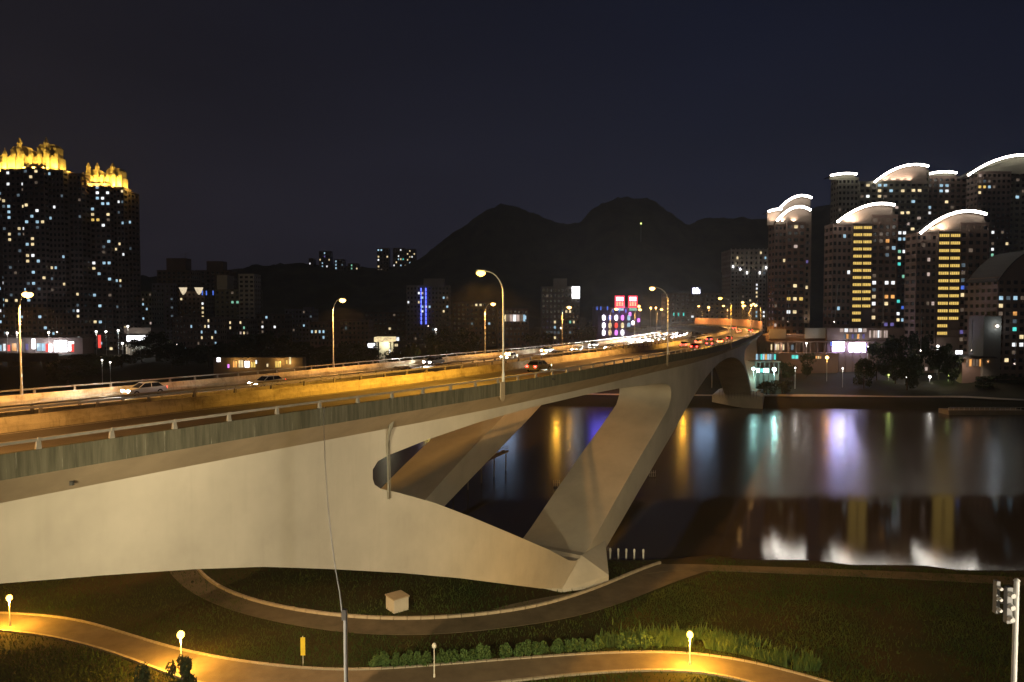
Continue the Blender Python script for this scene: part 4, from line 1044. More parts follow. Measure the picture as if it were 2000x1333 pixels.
# small lit glass office row by the bridge
t = bld('pale_hall', 'low pale hall with teal lit windows between the pier and the podium', 'building')
Y = 330
MB().box(X_(1470,Y), X_(1612,Y), Y-14, Y-4, 7, Z_(690,Y-14)).build('wall', brown_wall, t)
panel_row(t, 1547,1561,694,701,Y-14.1,2,'teal',.2); panel_row(t, 1590,1606,696,701,Y-14.1,4,('warm','orange'),.3)

# far tall tower with uplit ribs
Y = 600
t = bld('apartment_tower', 'pale floodlit tower with a ribbed crown behind the bridge bend', 'tower')
xa, xb = X_(1427,Y), X_(1495,Y)
block(t, xa, xb, Y, 26, 14, Z_(530,Y), 10, 3.3, pale_wall, [(7,3,'white'),(7,4,'white'),(7,5,'warm'),(7,6,'warm'),(7,8,'cool'),(7,10,'cool'),(7,11,'cool'),(9,11,'white'),(7,17,'cool'),(9,17,'white'),(3,6,'dim'),(4,9,'dim'),(9,10,'white')], p=.03, pal=MAINP, rnd=rb)
block(t, xa-1, xb+1, Y-1, 26, Z_(529,Y), Z_(490,Y), 8, 4.2, pale_wall, [(1,1,'warm'),(6,0,'warm'),(7,1,'cool')], rnd=rb, ow=.4)
mb = MB()
for k in range(9): mb.box(xa-1+(xb-xa+1.4)*k/8, xa-.3+(xb-xa+1.4)*k/8, Y-1.8, Y-1.05, Z_(640,Y), Z_(486,Y))
mb.build('rib', pale_wall, t)
for px, py in ((1429,522),(1443,527),(1456,534),(1481,534),(1493,524)):
    plight('uplight', (X_(px,Y), Y-3.4, Z_(py+2,Y)), 1600, (1.0,.86,.62), .3, t, spot=100, aim=(X_(px,Y), Y-1, Z_(py-22,Y)))
    MB().lathe([(.1,-1),(.7,-.3),(.5,.9),(.1,1.3)], 8).build('wall_lamp', WL['bright'], t, loc=(X_(px,Y), Y-2.6, Z_(py,Y)))

# --- left towers
LP = ('white','cool','warm','dimc','dim','warm','cool','dimc')
LG = 'tall crowned towers on the left'
def castle(t, x0, x1, Y, zb, H, pins, seed):
    rnd = random.Random(seed); W = x1-x0; mb = MB()
    mb.box(x0+W*.04, x1-W*.04, Y+1, Y+9, zb, zb+H*.42)
    for k in range(7):
        xx = x0 + W*(.04 + .92*k/6); mb.box(xx-.9, xx+.9, Y+.2, Y+1.4, zb, zb+H*.50); mb.taper((xx, Y+.8), .9,.6,.05,.05, zb+H*.50, zb+H*.62)
    for a, b8, hh in ((.08,.40,.66),(.56,.92,.72),(.40,.56,.52)):
        mb.box(x0+W*a, x0+W*b8, Y+3, Y+9, zb+H*.42, zb+H*hh)
        mb.prism([(x0+W*a,zb+H*hh),(x0+W*b8,zb+H*hh),(x0+W*(b8-.05),zb+H*(hh+.10)),(x0+W*(a+.05),zb+H*(hh+.10))], Y+3.4, Y+8.6)
    for k in range(14):
        xx = x0+W*(.05+.9*k/13); mb.box(xx-.35, xx+.35, Y+.9, Y+1.3, zb+H*.42, zb+H*.47)
    mb.build('crown_wall', stone_gold, t)
    for fx, fh_ in pins:
        xx = x0+W*fx
        MB().lathe([(1.5,H*.42),(1.5,H*.66),(1.15,H*.70),(1.15,H*.82),(1.4,H*.84),(.75,H*.92),(.25,H*1.02),(.06,H*fh_)], 10, (xx, Y+2.2, zb)).build('pinnacle', stone_gold, t)
    for k in range(6):
        xx = x0+W*(.06+.90*k/5); plight('floodlight', (xx, Y-2.6, zb+.9), 8000, (1.0,.66,.12), .3, t, spot=140, aim=(xx, Y+3, zb+H*.5))
    plight('floodlight', (x1+2.5, Y+6, zb+1.0), 3000, (1.0,.66,.12), .3, t)
    plight('floodlight', (x0+W*.5, Y+9.6, zb+H*.95), 3000, (1.0,.66,.12), .3, t)
Y = 410; gL = 9
t = bld('apartment_tower', 'tall dark tower at the left edge with a golden spired crown', 'tower', LG)
l1 = [(2,0,'cool'),(2,3,'dimc'),(3,3,'dim'),(5,6,'cool'),(5,7,'cool'),(5,8,'cool'),(0,5,'white')]
block(t, X_(-46,Y), X_(8,Y), Y+3, 9, gL, Z_(338,Y), 5, 3.15, brown_dark, p=.14, pal=LP, rnd=rb)
block(t, X_(8,Y), X_(56,Y), Y, 9, gL, Z_(333,Y), 5, 3.15, brown_dark, [(1,6,'cool'),(1,7,'cool'),(1,8,'cool'),(1,11,'warm'),(1,12,'warm'),(0,5,'warm')], p=.16, pal=LP, rnd=rb)
block(t, X_(56,Y), X_(97,Y), Y-2, 9, gL, Z_(331,Y), 4, 3.15, brown_dark, p=.20, pal=LP, rnd=rb)
block(t, X_(97,Y), X_(128,Y), Y+1, 9, gL, Z_(334,Y), 4, 3.15, brown_dark, p=.14, pal=LP, rnd=rb)
block(t, X_(127,Y), X_(152,Y), Y+6, 9, gL, Z_(338,Y), 3, 3.15, brown_dark, p=.12, pal=LP, rnd=rb)
castle(t, X_(13,Y), X_(121,Y), Y, Z_(333,Y), Z_(268,Y)-Z_(333,Y), ((.27,1.0),(.75,1.0)), 3)
castle(t, X_(-60,Y), X_(9,Y), Y+4, Z_(337,Y), (Z_(290,Y)-Z_(337,Y)), ((.3,1.2),(.92,1.15)), 4)
t = bld('apartment_tower', 'second tall dark tower from the left, lower golden crown with three spires', 'tower', LG)
Y = 425
block(t, X_(160,Y), X_(186,Y), Y+2, 9, gL, Z_(352,Y), 3, 3.15, brown_dark, p=.10, pal=LP, rnd=rb)
block(t, X_(172,Y), X_(222,Y), Y-1, 9, gL, Z_(362,Y), 5, 3.15, brown_dark, [(1,6,'yellow'),(2,6,'yellow'),(1,5,'warm'),(2,2,'cool')], p=.20, pal=LP, rnd=rb)
block(t, X_(222,Y), X_(243,Y), Y+2, 9, gL, Z_(368,Y), 3, 3.15, brown_dark, p=.16, pal=LP, rnd=rb)
block(t, X_(240,Y), X_(249,Y), Y+7, 9, gL, Z_(374,Y), 1, 3.15, brown_dark, p=.1, pal=LP, rnd=rb)
castle(t, X_(164,Y), X_(243,Y), Y, Z_(366,Y), Z_(318,Y)-Z_(366,Y), ((.14,.86),(.36,1.03),(.74,1.0)), 5)

# --- mid-left blocks
MG = 'mid-rise blocks left of the hill'
def simple(name, label, px0, px1, pyt, Y, cols, wall, lit=(), p=.03, depth=16, fh=3.2, pal=LP, g=11, cat='building', group=MG, roofbox=None, ow=.5):
    t = bld(name, label, cat, group)
    block(t, X_(px0,Y), X_(px1,Y), Y, depth, g, Z_(pyt,Y), cols, fh, wall, lit, p, pal, rb, ow=ow)
    if roofbox:
        a, b9, c = roofbox
        MB().box(X_(a,Y), X_(b9,Y), Y+3, Y+depth-3, Z_(pyt,Y), Z_(c,Y)).build('roof_box', wall, t)
    return t
simple('apartment_block', 'low beige block at the foot of the golden crowned tower', 262, 297, 572, 470, 5, olive_wall, [(0,1,'dim'),(2,1,'dim'),(2,2,'cool'),(3,3,'cool'),(2,5,'cool'),(4,6,'pink')], .05)
t = simple('apartment_tower', 'mauve grey tower with a dark stepped top and antenna', 297, 340, 556, 560, 5, mauve_wall, [(4,3,'dimc'),(4,5,'dimc'),(4,7,'dimc')], .0)
block(t, X_(308,566), X_(374,566), 566, 18, 12, Z_(530,566), 7, 3.2, brown_dark, p=.01, pal=LP, rnd=rb)
MB().box(X_(322,566), X_(360,566), 570, 580, Z_(530,566), Z_(504,566)).build('roof_box', brown_dark, t)
MB().tube((X_(358,566),572,Z_(504,566)),(X_(358,566),572,Z_(490,566)),.25,.1).tube((X_(348,566),572,Z_(496,566)),(X_(368,566),572,Z_(495,566)),.15).build('antenna', rail_m, t)
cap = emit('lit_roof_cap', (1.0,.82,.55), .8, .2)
t = simple('apartment_block', 'dark block with two glowing cream roof caps', 350, 400, 572, 520, 6, brown_dark, [(5,2,'white'),(5,3,'warm'),(5,4,'warm'),(5,5,'warm'),(5,6,'white'),(0,1,'warm'),(5,8,'white')], .03)
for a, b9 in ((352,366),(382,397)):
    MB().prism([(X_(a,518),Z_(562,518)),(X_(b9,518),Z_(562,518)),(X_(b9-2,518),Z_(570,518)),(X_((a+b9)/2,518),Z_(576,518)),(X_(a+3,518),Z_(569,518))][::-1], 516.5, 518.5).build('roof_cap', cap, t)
t = simple('apartment_tower', 'dark stepped tower right of the glowing roof caps', 383, 450, 530, 600, 7, brown_dark, [], .01, roofbox=(402,433,510))
for px in (397,405,418): inst(PANE_ME, 'blue_lamp', (X_(px,515), 514, Z_(577,515)), t, scale=(.8,1,3.2), mat=WL['blue'])
t = simple('office_block', 'pale stepped block with two green lit windows', 420, 498, 568, 500, 8, olive_wall, [(3,2,'green'),(4,2,'green'),(3,6,'dim')], .01, pal=('dim','dimc'))
block(t, X_(468,500), X_(498,500), 499, 14, 11, Z_(538,500), 3, 3.2, pale_wall, p=0, rnd=rb)
MB().box(X_(424,500), X_(444,500), 500.5, 512, Z_(568,500), Z_(538,500)).build('roof_box', pale_wall, t)
t = simple('apartment_block', 'long low block with scattered lit windows before the pale stepped block', 336, 430, 622, 440, 14, brown_wall, [(10,0,'warm'),(9,1,'warm'),(10,1,'white'),(5,1,'cool'),(8,2,'cool'),(12,2,'cool'),(11,3,'warm')], .03)
t = simple('apartment_block', 'low dark block below the pale stepped block', 432, 486, 626, 450, 8, brown_dark, [(2,0,'warm'),(5,0,'warm'),(2,1,'warm'),(6,1,'green'),(5,2,'pink')], .05)
simple('low_house', 'low pale house cluster behind the trees at the hill foot', 556, 610, 606, 520, 8, mauve_wall, [(5,3,'cool'),(7,1,'dimc'),(2,4,'dim')], .03, roofbox=(590,604,600))
simple('low_house', 'low brown house with two cool lit windows left of the thin lamp pole', 605, 650, 632, 440, 6, brown_dark, [(0,1,'cool'),(1,1,'warm'),(2,1,'cool'),(3,2,'cool')], .02)
simple('low_house', 'dark low house right of the thin lamp pole', 655, 720, 628, 470, 8, brown_dark, [(2,1,'dimc')], .03)
simple('low_house', 'dark brown house left of the petrol station', 500, 556, 616, 480, 7, brown_dark, [(2,0,'cool'),(1,2,'white'),(1,3,'dim')], .02)
simple('apartment_block', 'dark flat roofed block left of the blue striped block', 712, 792, 612, 540, 9, brown_dark, [(6,0,'dim')], .03)
Y = 500
t = simple('apartment_block', 'grey block with two vertical blue light lines', 794, 877, 560, Y, 12, grey_wall, [(3,1,'white'),(4,1,'pink'),(4,2,'cool'),(3,3,'warm'),(4,4,'cool'),(5,4,'warm'),(6,4,'cool'),(10,2,'cool'),(11,2,'dim'),(10,5,'warm'),(4,5,'white')], .02, g=9)
MB().box(X_(826,Y), X_(866,Y), Y+4, Y+14, Z_(560,Y), Z_(544,Y)).build('roof_box', grey_wall, t)
for px in (823,832): 
    for k in range(9):
        z1_ = Z_(563+k*8,Y); MB().box(X_(px,Y)-.28, X_(px,Y)+.28, Y-.9, Y-.3, z1_-2.3, z1_).build('blue_light', blue_led, t)
Y = 430
t = simple('villa', 'dark brown villa with a long lit window band right of the centre lamp', 972, 1032, 606, Y, 8, brown_wall, [], .0, group='houses below the hill')
panel_row(t, 982,1028,615,628,Y-.2,7,('warm','dim','pink','white','pink','dim','cool'),.12)
t = simple('villa', 'dark house with one lit window behind the thin lamps', 884, 968, 592, 470, 10, brown_dark, [(5,0,'warm'),(6,0,'warm'),(4,4,'dimc'),(8,4,'cool')], .01, group='houses below the hill')
Y = 450
t = simple('hotel', 'grey hotel block with a white lit rooftop sign box', 1058, 1132, 563, Y, 10, grey_wall, [(5,4,'dimc'),(6,4,'warm'),(7,4,'warm'),(3,6,'warm'),(3,7,'cool'),(7,6,'green'),(8,6,'warm'),(2,8,'dimc'),(3,8,'dimc'),(4,8,'dimc'),(7,8,'dimc'),(1,1,'dim')], .02, group='houses below the hill', cat='hotel')
MB().box(X_(1082,Y), X_(1108,Y), Y+3, Y+12, Z_(563,Y), Z_(544,Y)).build('roof_box', grey_wall, t)
MB().box(X_(1117,Y), X_(1132,Y), Y-.8, Y+.6, Z_(583,Y), Z_(560,Y)).build('sign_box', WL['bright'], t)
# neon building
Y = 520
neon_w = mat('purple_painted_wall', (0.10,0.06,0.14), 0.7, 0.3)
t = bld('neon_building', 'dark building with rows of white, yellow, red and violet lights and twin red signs', 'building')
MB().box(X_(1162,Y), X_(1252,Y), Y, Y+16, 10, Z_(600,Y)).build('wall', neon_w, t)
mb = MB()
for px in (1160,1168,1176,1187,1203,1215,1227,1238,1250): mb.box(X_(px,Y)-.15, X_(px,Y)+.15, Y-.8, Y-.05, 10, Z_(598,Y))
mb.build('rib', neon_w, t)
rows = [(621,('white','blue','bright','magenta','cool')),(636,('white','warm','red','warm','cool')),(650,('white','warm','magenta','white'))]
for py, ks in rows:
    for k, key in enumerate(ks):
        MB().lathe([(.35,-2.0),(1.05,-1.4),(1.15,0),(1.05,1.4),(.35,2.0)], 8).build('neon_lamp', {'white':WL['bright'],'bright':WL['bright']}.get(key, WL[key]), t, loc=(X_(1179+k*12.2,Y), Y-.9, Z_(py+(3 if len(ks)==5 and py==621 and False else 0),Y)))
for px in (1166,1173,1186,1197,1209,1222): inst(PANE_ME, 'blue_lamp', (X_(px,Y), Y-1, Z_(606 if px<1190 else 611,Y)), t, scale=(.8,1,2.6), mat=WL['blue'])
for px, py in ((1236,631),(1247,626),(1230,614)): MB().lathe([(.3,-1.5),(1,-1),(1,1),(.3,1.5)], 8).build('neon_lamp', WL['magenta'] if px != 1236 else WL['bright'], t, loc=(X_(px,Y), Y-1, Z_(py,Y)))
redb = emit('red_sign_face', (1.0,.04,.08), 1.6)
def glyph(mb, x, z, w, h, y, seed):
    """a block of strokes, too blurred in the photograph to read as one known character"""
    rnd = random.Random(seed)
    for k in range(3): mb.box(x+w*(.08+.34*k), x+w*(.24+.34*k), y-.12, y, z+h*.08, z+h*.92)
    for k in range(3): mb.box(x+w*.02, x+w*.96, y-.16, y-.12, z+h*(.12+.36*k), z+h*(.20+.36*k))
sg_ = empty('rooftop_sign', (X_(1220,Y), Y, Z_(600,Y)), 0, 'two red lit rooftop signs with white strokes over the neon building', 'sign')
for a, b9 in ((1200,1219),(1226,1244)):
    f_ = MB().box(X_(a,Y)-X_(1220,Y), X_(b9,Y)-X_(1220,Y), -2.3, -1.7, -.6, Z_(578,Y)-Z_(600,Y)).build('sign_face', redb, sg_)
    for r2 in range(2):
        mb = MB(); glyph(mb, X_(a+2,Y)-X_(1220,Y), .5+r2*3.6, X_(b9-2,Y)-X_(a+2,Y), 3.2, -2.32, r2+a); mb.build('stroke', WL['bright'] if r2 else WL['warm'], f_)
    MB().box(X_(a+2,Y)-X_(1220,Y), X_(b9-2,Y)-X_(1220,Y), -2.6, -2.32, -2.6, -.7).build('sign_panel', WL['cool'] if a == 1200 else WL['green'], sg_)
plight('sign_light', (X_(1220,Y), Y-6, Z_(600,Y)), 1500, (.8,.2,.5), .4, t)
# blue-white rooftop glyph sign, teal lamps on gantry
Y = 560
t = simple('office_block', 'dark low office block behind the bridge bend with a blue white sign', 1300, 1415, 575, Y, 12, grey_wall, [], .015, group='blocks behind the bridge bend')
s_ = empty('rooftop_sign', (X_(1357,Y), Y-.8, Z_(574,Y)), 0, 'blue white lit sign of two block characters and a bar', 'sign')
for k, (a, w) in enumerate(((1352,4.6),(1358,4.6))):
    mb = MB(); x = X_(a,Y)-X_(1357,Y); ww = X_(a+w,Y)-X_(a,Y); H = 4.6
    for z in (0, .42, .84): mb.box(x, x+ww, -.2, 0, H*z, H*(z+.14))
    for xx in (0, .76): mb.box(x+ww*xx, x+ww*(xx+.24), -.24, -.04, .1, H*.96)
    mb.build('character', WL['bright'], s_)
MB().box(X_(1365,Y)-X_(1357,Y), X_(1366.2,Y)-X_(1357,Y), -.2, 0, 0, 3.2).build('bar', WL['bright'], s_)
MB().box(-3.2,4.6,.02,.25,-.4,5.0).build('sign_back', mat('blue_sign_back', (0.02,0.03,0.25), .6), s_)
gt = empty('sign_gantry', (X_(1332,470), 470, 28), 0, 'gantry with three small teal lights over the bend', 'gantry')
MB().box(-6,6,-.1,.1,6.9,7.3).tube((-6,0,-3),(-6,0,7.1),.15).tube((6,0,-3),(6,0,7.1),.15).build('frame', rail_m, gt)
for px in (1313,1322,1332): inst(PANE_ME, 'signal_lamp', (X_(px,470)-X_(1332,470)+1, -.3, 5.0), gt, scale=(.8,1,2.0), mat=WL['teal'])

# hilltop high-rises
def hill_tower(px0, px1, pyt, pyb, Y, cols, label, lit, seed):
    t = bld('hilltop_tower', label, 'tower', 'high-rises on the hill crest')
    rnd = random.Random(seed)
    block(t, X_(px0,Y), X_(px1,Y), Y, 16, Z_(pyb+14,Y), Z_(pyt,Y), cols, 4.2, brown_dark, lit, .0, LP, rnd, ow=.5, side=False)
hill_tower(604,613,506,536,960,2,'short hilltop block with one white light, farthest left on the crest',[(0,1,'white'),(0,3,'white'),(1,3,'warm')],1)
hill_tower(624,646,492,536,965,5,'hilltop high-rise with cool window columns above the widest lamp glow',[(0,2,'warm'),(2,0,'cool'),(2,1,'violet'),(1,3,'cool'),(1,4,'cool'),(1,5,'green'),(3,4,'white'),(3,6,'cool'),(4,2,'warm')],2)
hill_tower(654,672,508,540,960,3,'hilltop block with the broad cyan light',[(0,0,'cool'),(0,1,'cool'),(0,2,'cool'),(0,4,'cool'),(2,1,'dimc')],3)
hill_tower(680,700,516,545,955,4,'low hilltop block with green and yellow lights',[(0,2,'warm'),(0,3,'warm'),(1,0,'green'),(1,1,'green'),(3,1,'warm'),(2,2,'white')],4)
hill_tower(737,760,486,536,965,4,'tallest hilltop high-rise with two blue lights on its roof line',[(0,0,'cool'),(1,0,'cool'),(0,2,'warm'),(0,3,'white'),(0,5,'warm'),(0,6,'dim'),(0,8,'warm'),(0,9,'warm'),(3,2,'warm'),(2,9,'white'),(1,6,'dim')],5)
hill_tower(768,790,486,526,970,5,'hilltop high-rise climbing the ridge with scattered white lights',[(3,0,'white'),(2,2,'white'),(2,3,'cool'),(3,3,'warm'),(1,4,'warm'),(0,5,'white'),(3,5,'cool'),(4,3,'teal'),(0,7,'cool')],6)
hill_tower(790,812,488,520,975,5,'rightmost hilltop high-rise with yellowish lights',[(1,1,'warm'),(2,0,'warm'),(2,2,'warm'),(3,2,'white'),(1,3,'warm'),(2,4,'cool'),(0,5,'warm'),(4,1,'warm')],7)
for px, py, k, lb in ((1252,437,'green','tiny greenish lamp high on the round hill'),(1373,522,'yellow','tiny yellow lamp on the lower hill right of the round hill')):
    q = at_y(px, py, 880)
    r_ = empty('hill_lamp', (q.x, q.y, h_hill(q.x, q.y)), 0, lb, 'lamp')
    MB().tube((0,0,0),(0,0,q.z-h_hill(q.x,q.y)),.15,n=5).build('pole', pole_m, r_)
    MB().lathe([(.1,-1),(.8,-.6),(.8,.6),(.1,1)], 8).build('lamp_lens', LENS[k], r_, loc=(0,0,q.z-h_hill(q.x,q.y)))
    plight('lamp_light', (0,-3,q.z-h_hill(q.x,q.y)), 300, LCOL[k], .3, r_)

# ------------------------------------------------------------------ left shore: viaduct, shops, signs
Y = 330
v = bld('viaduct', 'dark concrete viaduct on square piers at the left edge', 'viaduct')
MB().box(X_(-260,Y), X_(112,Y), Y, Y+12, Z_(707,Y), Z_(697,Y)).build('deck', soffit, v)
MB().box(X_(-260,Y), X_(112,Y), Y-.1, Y+.2, Z_(697,Y), Z_(690,Y)).build('parapet', soffit, v)
for a, b9 in ((-40,-26),(9,18),(33,50),(77,89)): MB().box(X_(a,Y), X_(b9,Y), Y+1, Y+9, 2, Z_(707,Y)).build('pier', soffit, v)
for k in range(14): MB().box(X_(-90+k*14,Y)-.12, X_(-90+k*14,Y)+.12, Y-.05, Y+.15, Z_(690,Y), Z_(685,Y)).build('post', rail_m, v)
rw = MB().box(X_(-60,Y+26), X_(120,Y+26), Y+26, Y+27, 4, Z_(706,Y+26)).build('retaining_wall', pale_wall); tag(rw, 'greenish lit retaining wall seen through the viaduct piers', 'wall')
plight('lamp_light', (X_(66,Y+20), Y+18, Z_(712,Y+20)), 2600, (.75,.85,.25), .4, rw); plight('lamp_light', (X_(104,Y+20), Y+18, Z_(714,Y+20)), 1600, (.9,.75,.15), .4, rw)
plight('lamp_light', (X_(5,Y+20), Y+18, Z_(714,Y+20)), 1500, (.9,.65,.15), .4, rw)
Y = 392
t = bld('shop_row', 'row of bright white and coloured shop fronts below the left towers', 'shops')
MB().box(X_(-60,Y), X_(160,Y), Y, Y+10, 8, Z_(660,Y)).build('wall', brown_dark, t)
for (a, b9, c, d, key, n) in ((90,100,672,688,'bright',2),(104,130,665,688,'bright',3),(132,143,668,686,'bright',2),(70,88,671,686,'cool',2),(60,68,662,682,'bright',1),(21,31,671,686,'orange',1),(4,10,672,686,'white',1),(48,54,672,684,'violet',1),(12,18,674,686,'red',1),(36,46,668,688,'dim',1),(-10,2,674,686,'cool',1)):
    panel_row(t, a, b9, c, d, Y-.2, n, key, .1)
for px, pw_ in ((96,4200),(118,5200),(64,1500),(25,1200)): plight('shop_light', (X_(px,Y), Y-3.5, Z_(676,Y)), pw_, (.80,.86,1.0), .5, t)
for px, key in ((140,'red'),(193,'red'),(90,'red')):
    s2 = inst(PANE_ME, 'vertical_sign', (X_(px,Y-4), Y-4, Z_(688 if px < 150 else 680,Y-4)), None, scale=(1.6,1,4.5 if px!=193 else 7), mat=WL[key])
    tag(s2, {140:'small red lit sign right of the bright shop front',193:'upright red lit sign right of the left towers foot',90:'red lit sign on the near end of the white shop fronts'}[px], 'sign')
Y = 380
sb = bld('billboard', 'wide bright white signboard on posts right of the left towers', 'signboard')
MB().box(X_(247,Y), X_(291,Y), Y-.3, Y, Z_(667,Y), Z_(656,Y)).build('lit_face', WL['bright'], sb)
MB().box(X_(246,Y), X_(292,Y), Y+.02, Y+.4, Z_(668,Y), Z_(655,Y)).build('frame', grey_wall, sb)
for px in (253,285): MB().box(X_(px,Y)-.3, X_(px,Y)+.3, Y+.1, Y+.5, 8, Z_(667,Y)).build('post', grey_wall, sb)
hb2 = bld('market_hall', 'pale low hall under the white signboard', 'building')
MB().box(X_(244,Y+2), X_(300,Y+2), Y+2, Y+14, 8, Z_(672,Y+2)).build('wall', pale_wall, hb2); MB().box(X_(243,Y+2), X_(296,Y+2), Y+1, Y+14, Z_(652,Y+2), Z_(640,Y+2)).build('upper_wall', brown_dark, hb2)
plight('sign_light', (X_(268,Y), Y-3, Z_(664,Y)), 1400, (.85,1.0,.95), .4, sb)
# petrol station
Y = 340
ps = bld('petrol_station', 'petrol station with a pale yellow lit canopy behind the bridge', 'petrol station')
MB().box(X_(731,Y), X_(768,Y), Y-1, Y+8, Z_(668,Y), Z_(659,Y)).build('canopy', WL['warm'], ps)
MB().box(X_(736,Y), X_(764,Y), Y+5, Y+7, 8, Z_(668,Y)).build('kiosk', pale_wall, ps)
for px in (735,762): MB().box(X_(px,Y)-.3, X_(px,Y)+.3, Y, Y+.6, 6, Z_(668,Y)).build('column', pale_wall, ps)
panel_row(ps, 718,732,671,680,Y-1,3,'bright',.1); panel_row(ps, 773,780,659,666,Y-1,1,'white'); panel_row(ps, 770,777,672,677,Y-1,2,'warm'); panel_row(ps, 755,766,683,697,Y-1.5,3,('warm','white'),.2)
plight('canopy_light', (X_(750,Y), Y+2, Z_(674,Y)), 1800, (1.0,.95,.62), .5, ps)
plight('tree_light', (X_(838,325), 318, Z_(700,325)), 1800, (1.0,.70,.10), .4, ps)
# shop cluster behind the trees
Y = 300
t = bld('night_market', 'low stalls with warm and pink lights under the trees beyond the bridge', 'stalls')
MB().box(X_(415,Y), X_(590,Y), Y, Y+5, 5, Z_(699,Y)).build('wall', brown_dark, t)
for (a, b9, c, d, key, n) in ((421,430,699,707,'bright',1),(442,447,712,719,'magenta',1),(453,462,706,718,'orange',2),(464,474,704,718,'warm',2),(476,486,706,718,'bright',2),(488,498,708,718,'yellow',2),(497,501,704,711,'white',1),(519,523,711,717,'warm',1),(536,548,706,718,'yellow',3),(557,561,704,711,'yellow',1),(563,568,698,712,'warm',1)):
    panel_row(t, a, b9, c, d, Y-.2, n, key, .25)
for px, pw_ in ((460,700),(485,700),(545,800),(566,700)): plight('stall_light', (X_(px,Y), Y-2, Z_(708,Y)), pw_, (1.0,.62,.15), .3, t)

# ------------------------------------------------------------------ far bank street lamps
def far_lamp(px, py, Y, kind, label, power=600, r=.5, group=None, g=None):
    x = X_(px, Y); zt = Z_(py, Y); gg = gz(x, Y) if g is None else g
    zt = max(zt, gg + 2.2)
    root = empty('street_lamp', (x, Y, gg), 0, label, 'street lamp', group)
    h = zt - gg
    MB().tube((0,0,0),(0,0,h-r*.8),.10,.07,6).build('pole', pole_m, root)
    MB().lathe([(.25,-1.0),(.4,-.85)], 8).build('collar', lamp_shell, root, loc=(0,0,h)).scale = (r,r,r)
    o = MB().lathe([(.35,-.85),(.9,-.4),(1,.1),(.7,.7),(.1,1.0)], 10).build('globe', LENS[kind], root, True, loc=(0,0,h)); o.scale = (r,r,r)
    if power: plight('lamp_light', (0,-.8,h-r-.5), power, LCOL[kind], .3, root)
PG = 'park lamps in a row on the right bank'
far_lamp(1738,738,300,'green','yellow green park lamp, leftmost of the row',200,.42,PG)
far_lamp(1774,739,298,'white','white park lamp, second of the row',220,.55,PG)
far_lamp(1819,739,296,'white','white park lamp, third of the row',220,.55,PG)
far_lamp(1855,740,294,'green','yellow green park lamp, fourth of the row',200,.42,PG)
far_lamp(1889,741,292,'green','yellow green park lamp, last of the row',200,.42,PG)
SG = 'street lamps of the far bank'
far_lamp(1617,699,300,'orange','orange street lamp on a tall pole standing alone on the far bank',900,.75,SG)
far_lamp(1473,721,286,'teal','teal white lamp touching the far bridge pier',700,.7,SG)
far_lamp(1514,722,286,'teal','teal white lamp right of the pavilion lights',1900,.85,SG)
far_lamp(1555,719,290,'white','small white lamp right of the teal lamps',300,.3,SG)
far_lamp(1648,720,292,'white','small white lamp below the bright shop front',300,.3,SG)
far_lamp(1900,726,292,'white','small white lamp left of the orange lit house foot',200,.28,SG)
far_lamp(1833,677,306,'white','round warm white lamp among the dark trees',900,.6,SG)
far_lamp(1922,681,296,'teal','teal lamp on the wall left of the dark right building',500,.5,SG)
far_lamp(1576,671,316,'white','white lamp high on the podium edge',400,.42,SG)
far_lamp(1696,678,308,'white','white lamp at the right end of the bright shop fronts',500,.45,SG)
LGp = 'street lamps below the left towers'
for i, (px, py, k, lb) in enumerate(((13,651,'white','pair of street lights, left one, at the left edge'),(32,651,'white','pair of street lights, right one, behind the pole'),(94,650,'white','white street light over the shop fronts'),(187,648,'white','small white street light right of the shop fronts'),(206,648,'white','bright warm street light between tower and signboard'),(230,646,'white','street light close left of the signboard'),(238,671,'white','low yellowish street light left of the signboard'),(249,638,'white','white light above the signboard'),(197,704,'white','low white light in the dark trees, left one'),(213,708,'white','low white light in the dark trees, right one'),(343,673,'white','lone warm street light right of the signboard'),(851,644,'white','bluish street light under the blue striped block'))):
    far_lamp(px, py, 372 if py < 700 else 300, k, lb, 500 if py < 700 else 150, .55 if py < 700 else .35, LGp)
far_lamp(1120,594,330,'orange','orange lamp with a strong glow in front of the hotel sign box',0,.6,'other lamps near the bridge bend') if False else None
for i, (px, py, Yl) in enumerate(((1248,599,455),(1271,602,560),(1281,602,575),(1298,604,600),(1451,598,470),(1467,597,480),(1384,601,500))):
    far_lamp(px, py, Yl, 'orange', ['orange lamp over the inner lane left of the headlight queue','left of two close orange lamps past the bend','right of two close orange lamps past the bend','small orange lamp right of the two close ones','orange lamp low before the ribbed tower','orange lamp beside the ribbed tower corner','orange lamp before the dark office block'][i], 1200, .85, 'other lamps near the bridge bend')
# bank path strip on the far shore
A_ = []; B_ = []
for x in range(-260, 300, 6):
    ys = far_shore(x); A_.append(Vector((x, ys+9, h_far(x, ys+9)+.15))); B_.append(Vector((x, ys+12.5, h_far(x, ys+12.5)+.15)))
vs = []; fs = []
for a, b9 in zip(A_, B_): vs += [a, b9]
for i in range(len(A_)-1): fs.append((2*i, 2*i+2, 2*i+3, 2*i+1))
tag(MB().add(vs, fs).build('riverside_path', kerb_m), kind='structure')
# landing with railing at the right far shore
ld = bld('jetty', 'low grey jetty with a railing at the right far shore', 'jetty')
Y = 246; x0, x1 = X_(1858,Y), X_(2010,Y)
MB().box(x0, x1, Y, Y+6, -1, 1.6).build('deck', soffit, ld)
rr_ = MB().box(x0, x1, Y+.1, Y+.2, 2.6, 2.7).build('handrail', pale_pole, ld)
for k in range(16): MB().box(-.05,.05,0,.1,1.6,2.6).build('baluster', pale_pole, rr_, loc=(x0+(x1-x0)*k/15, Y+.1, 0))
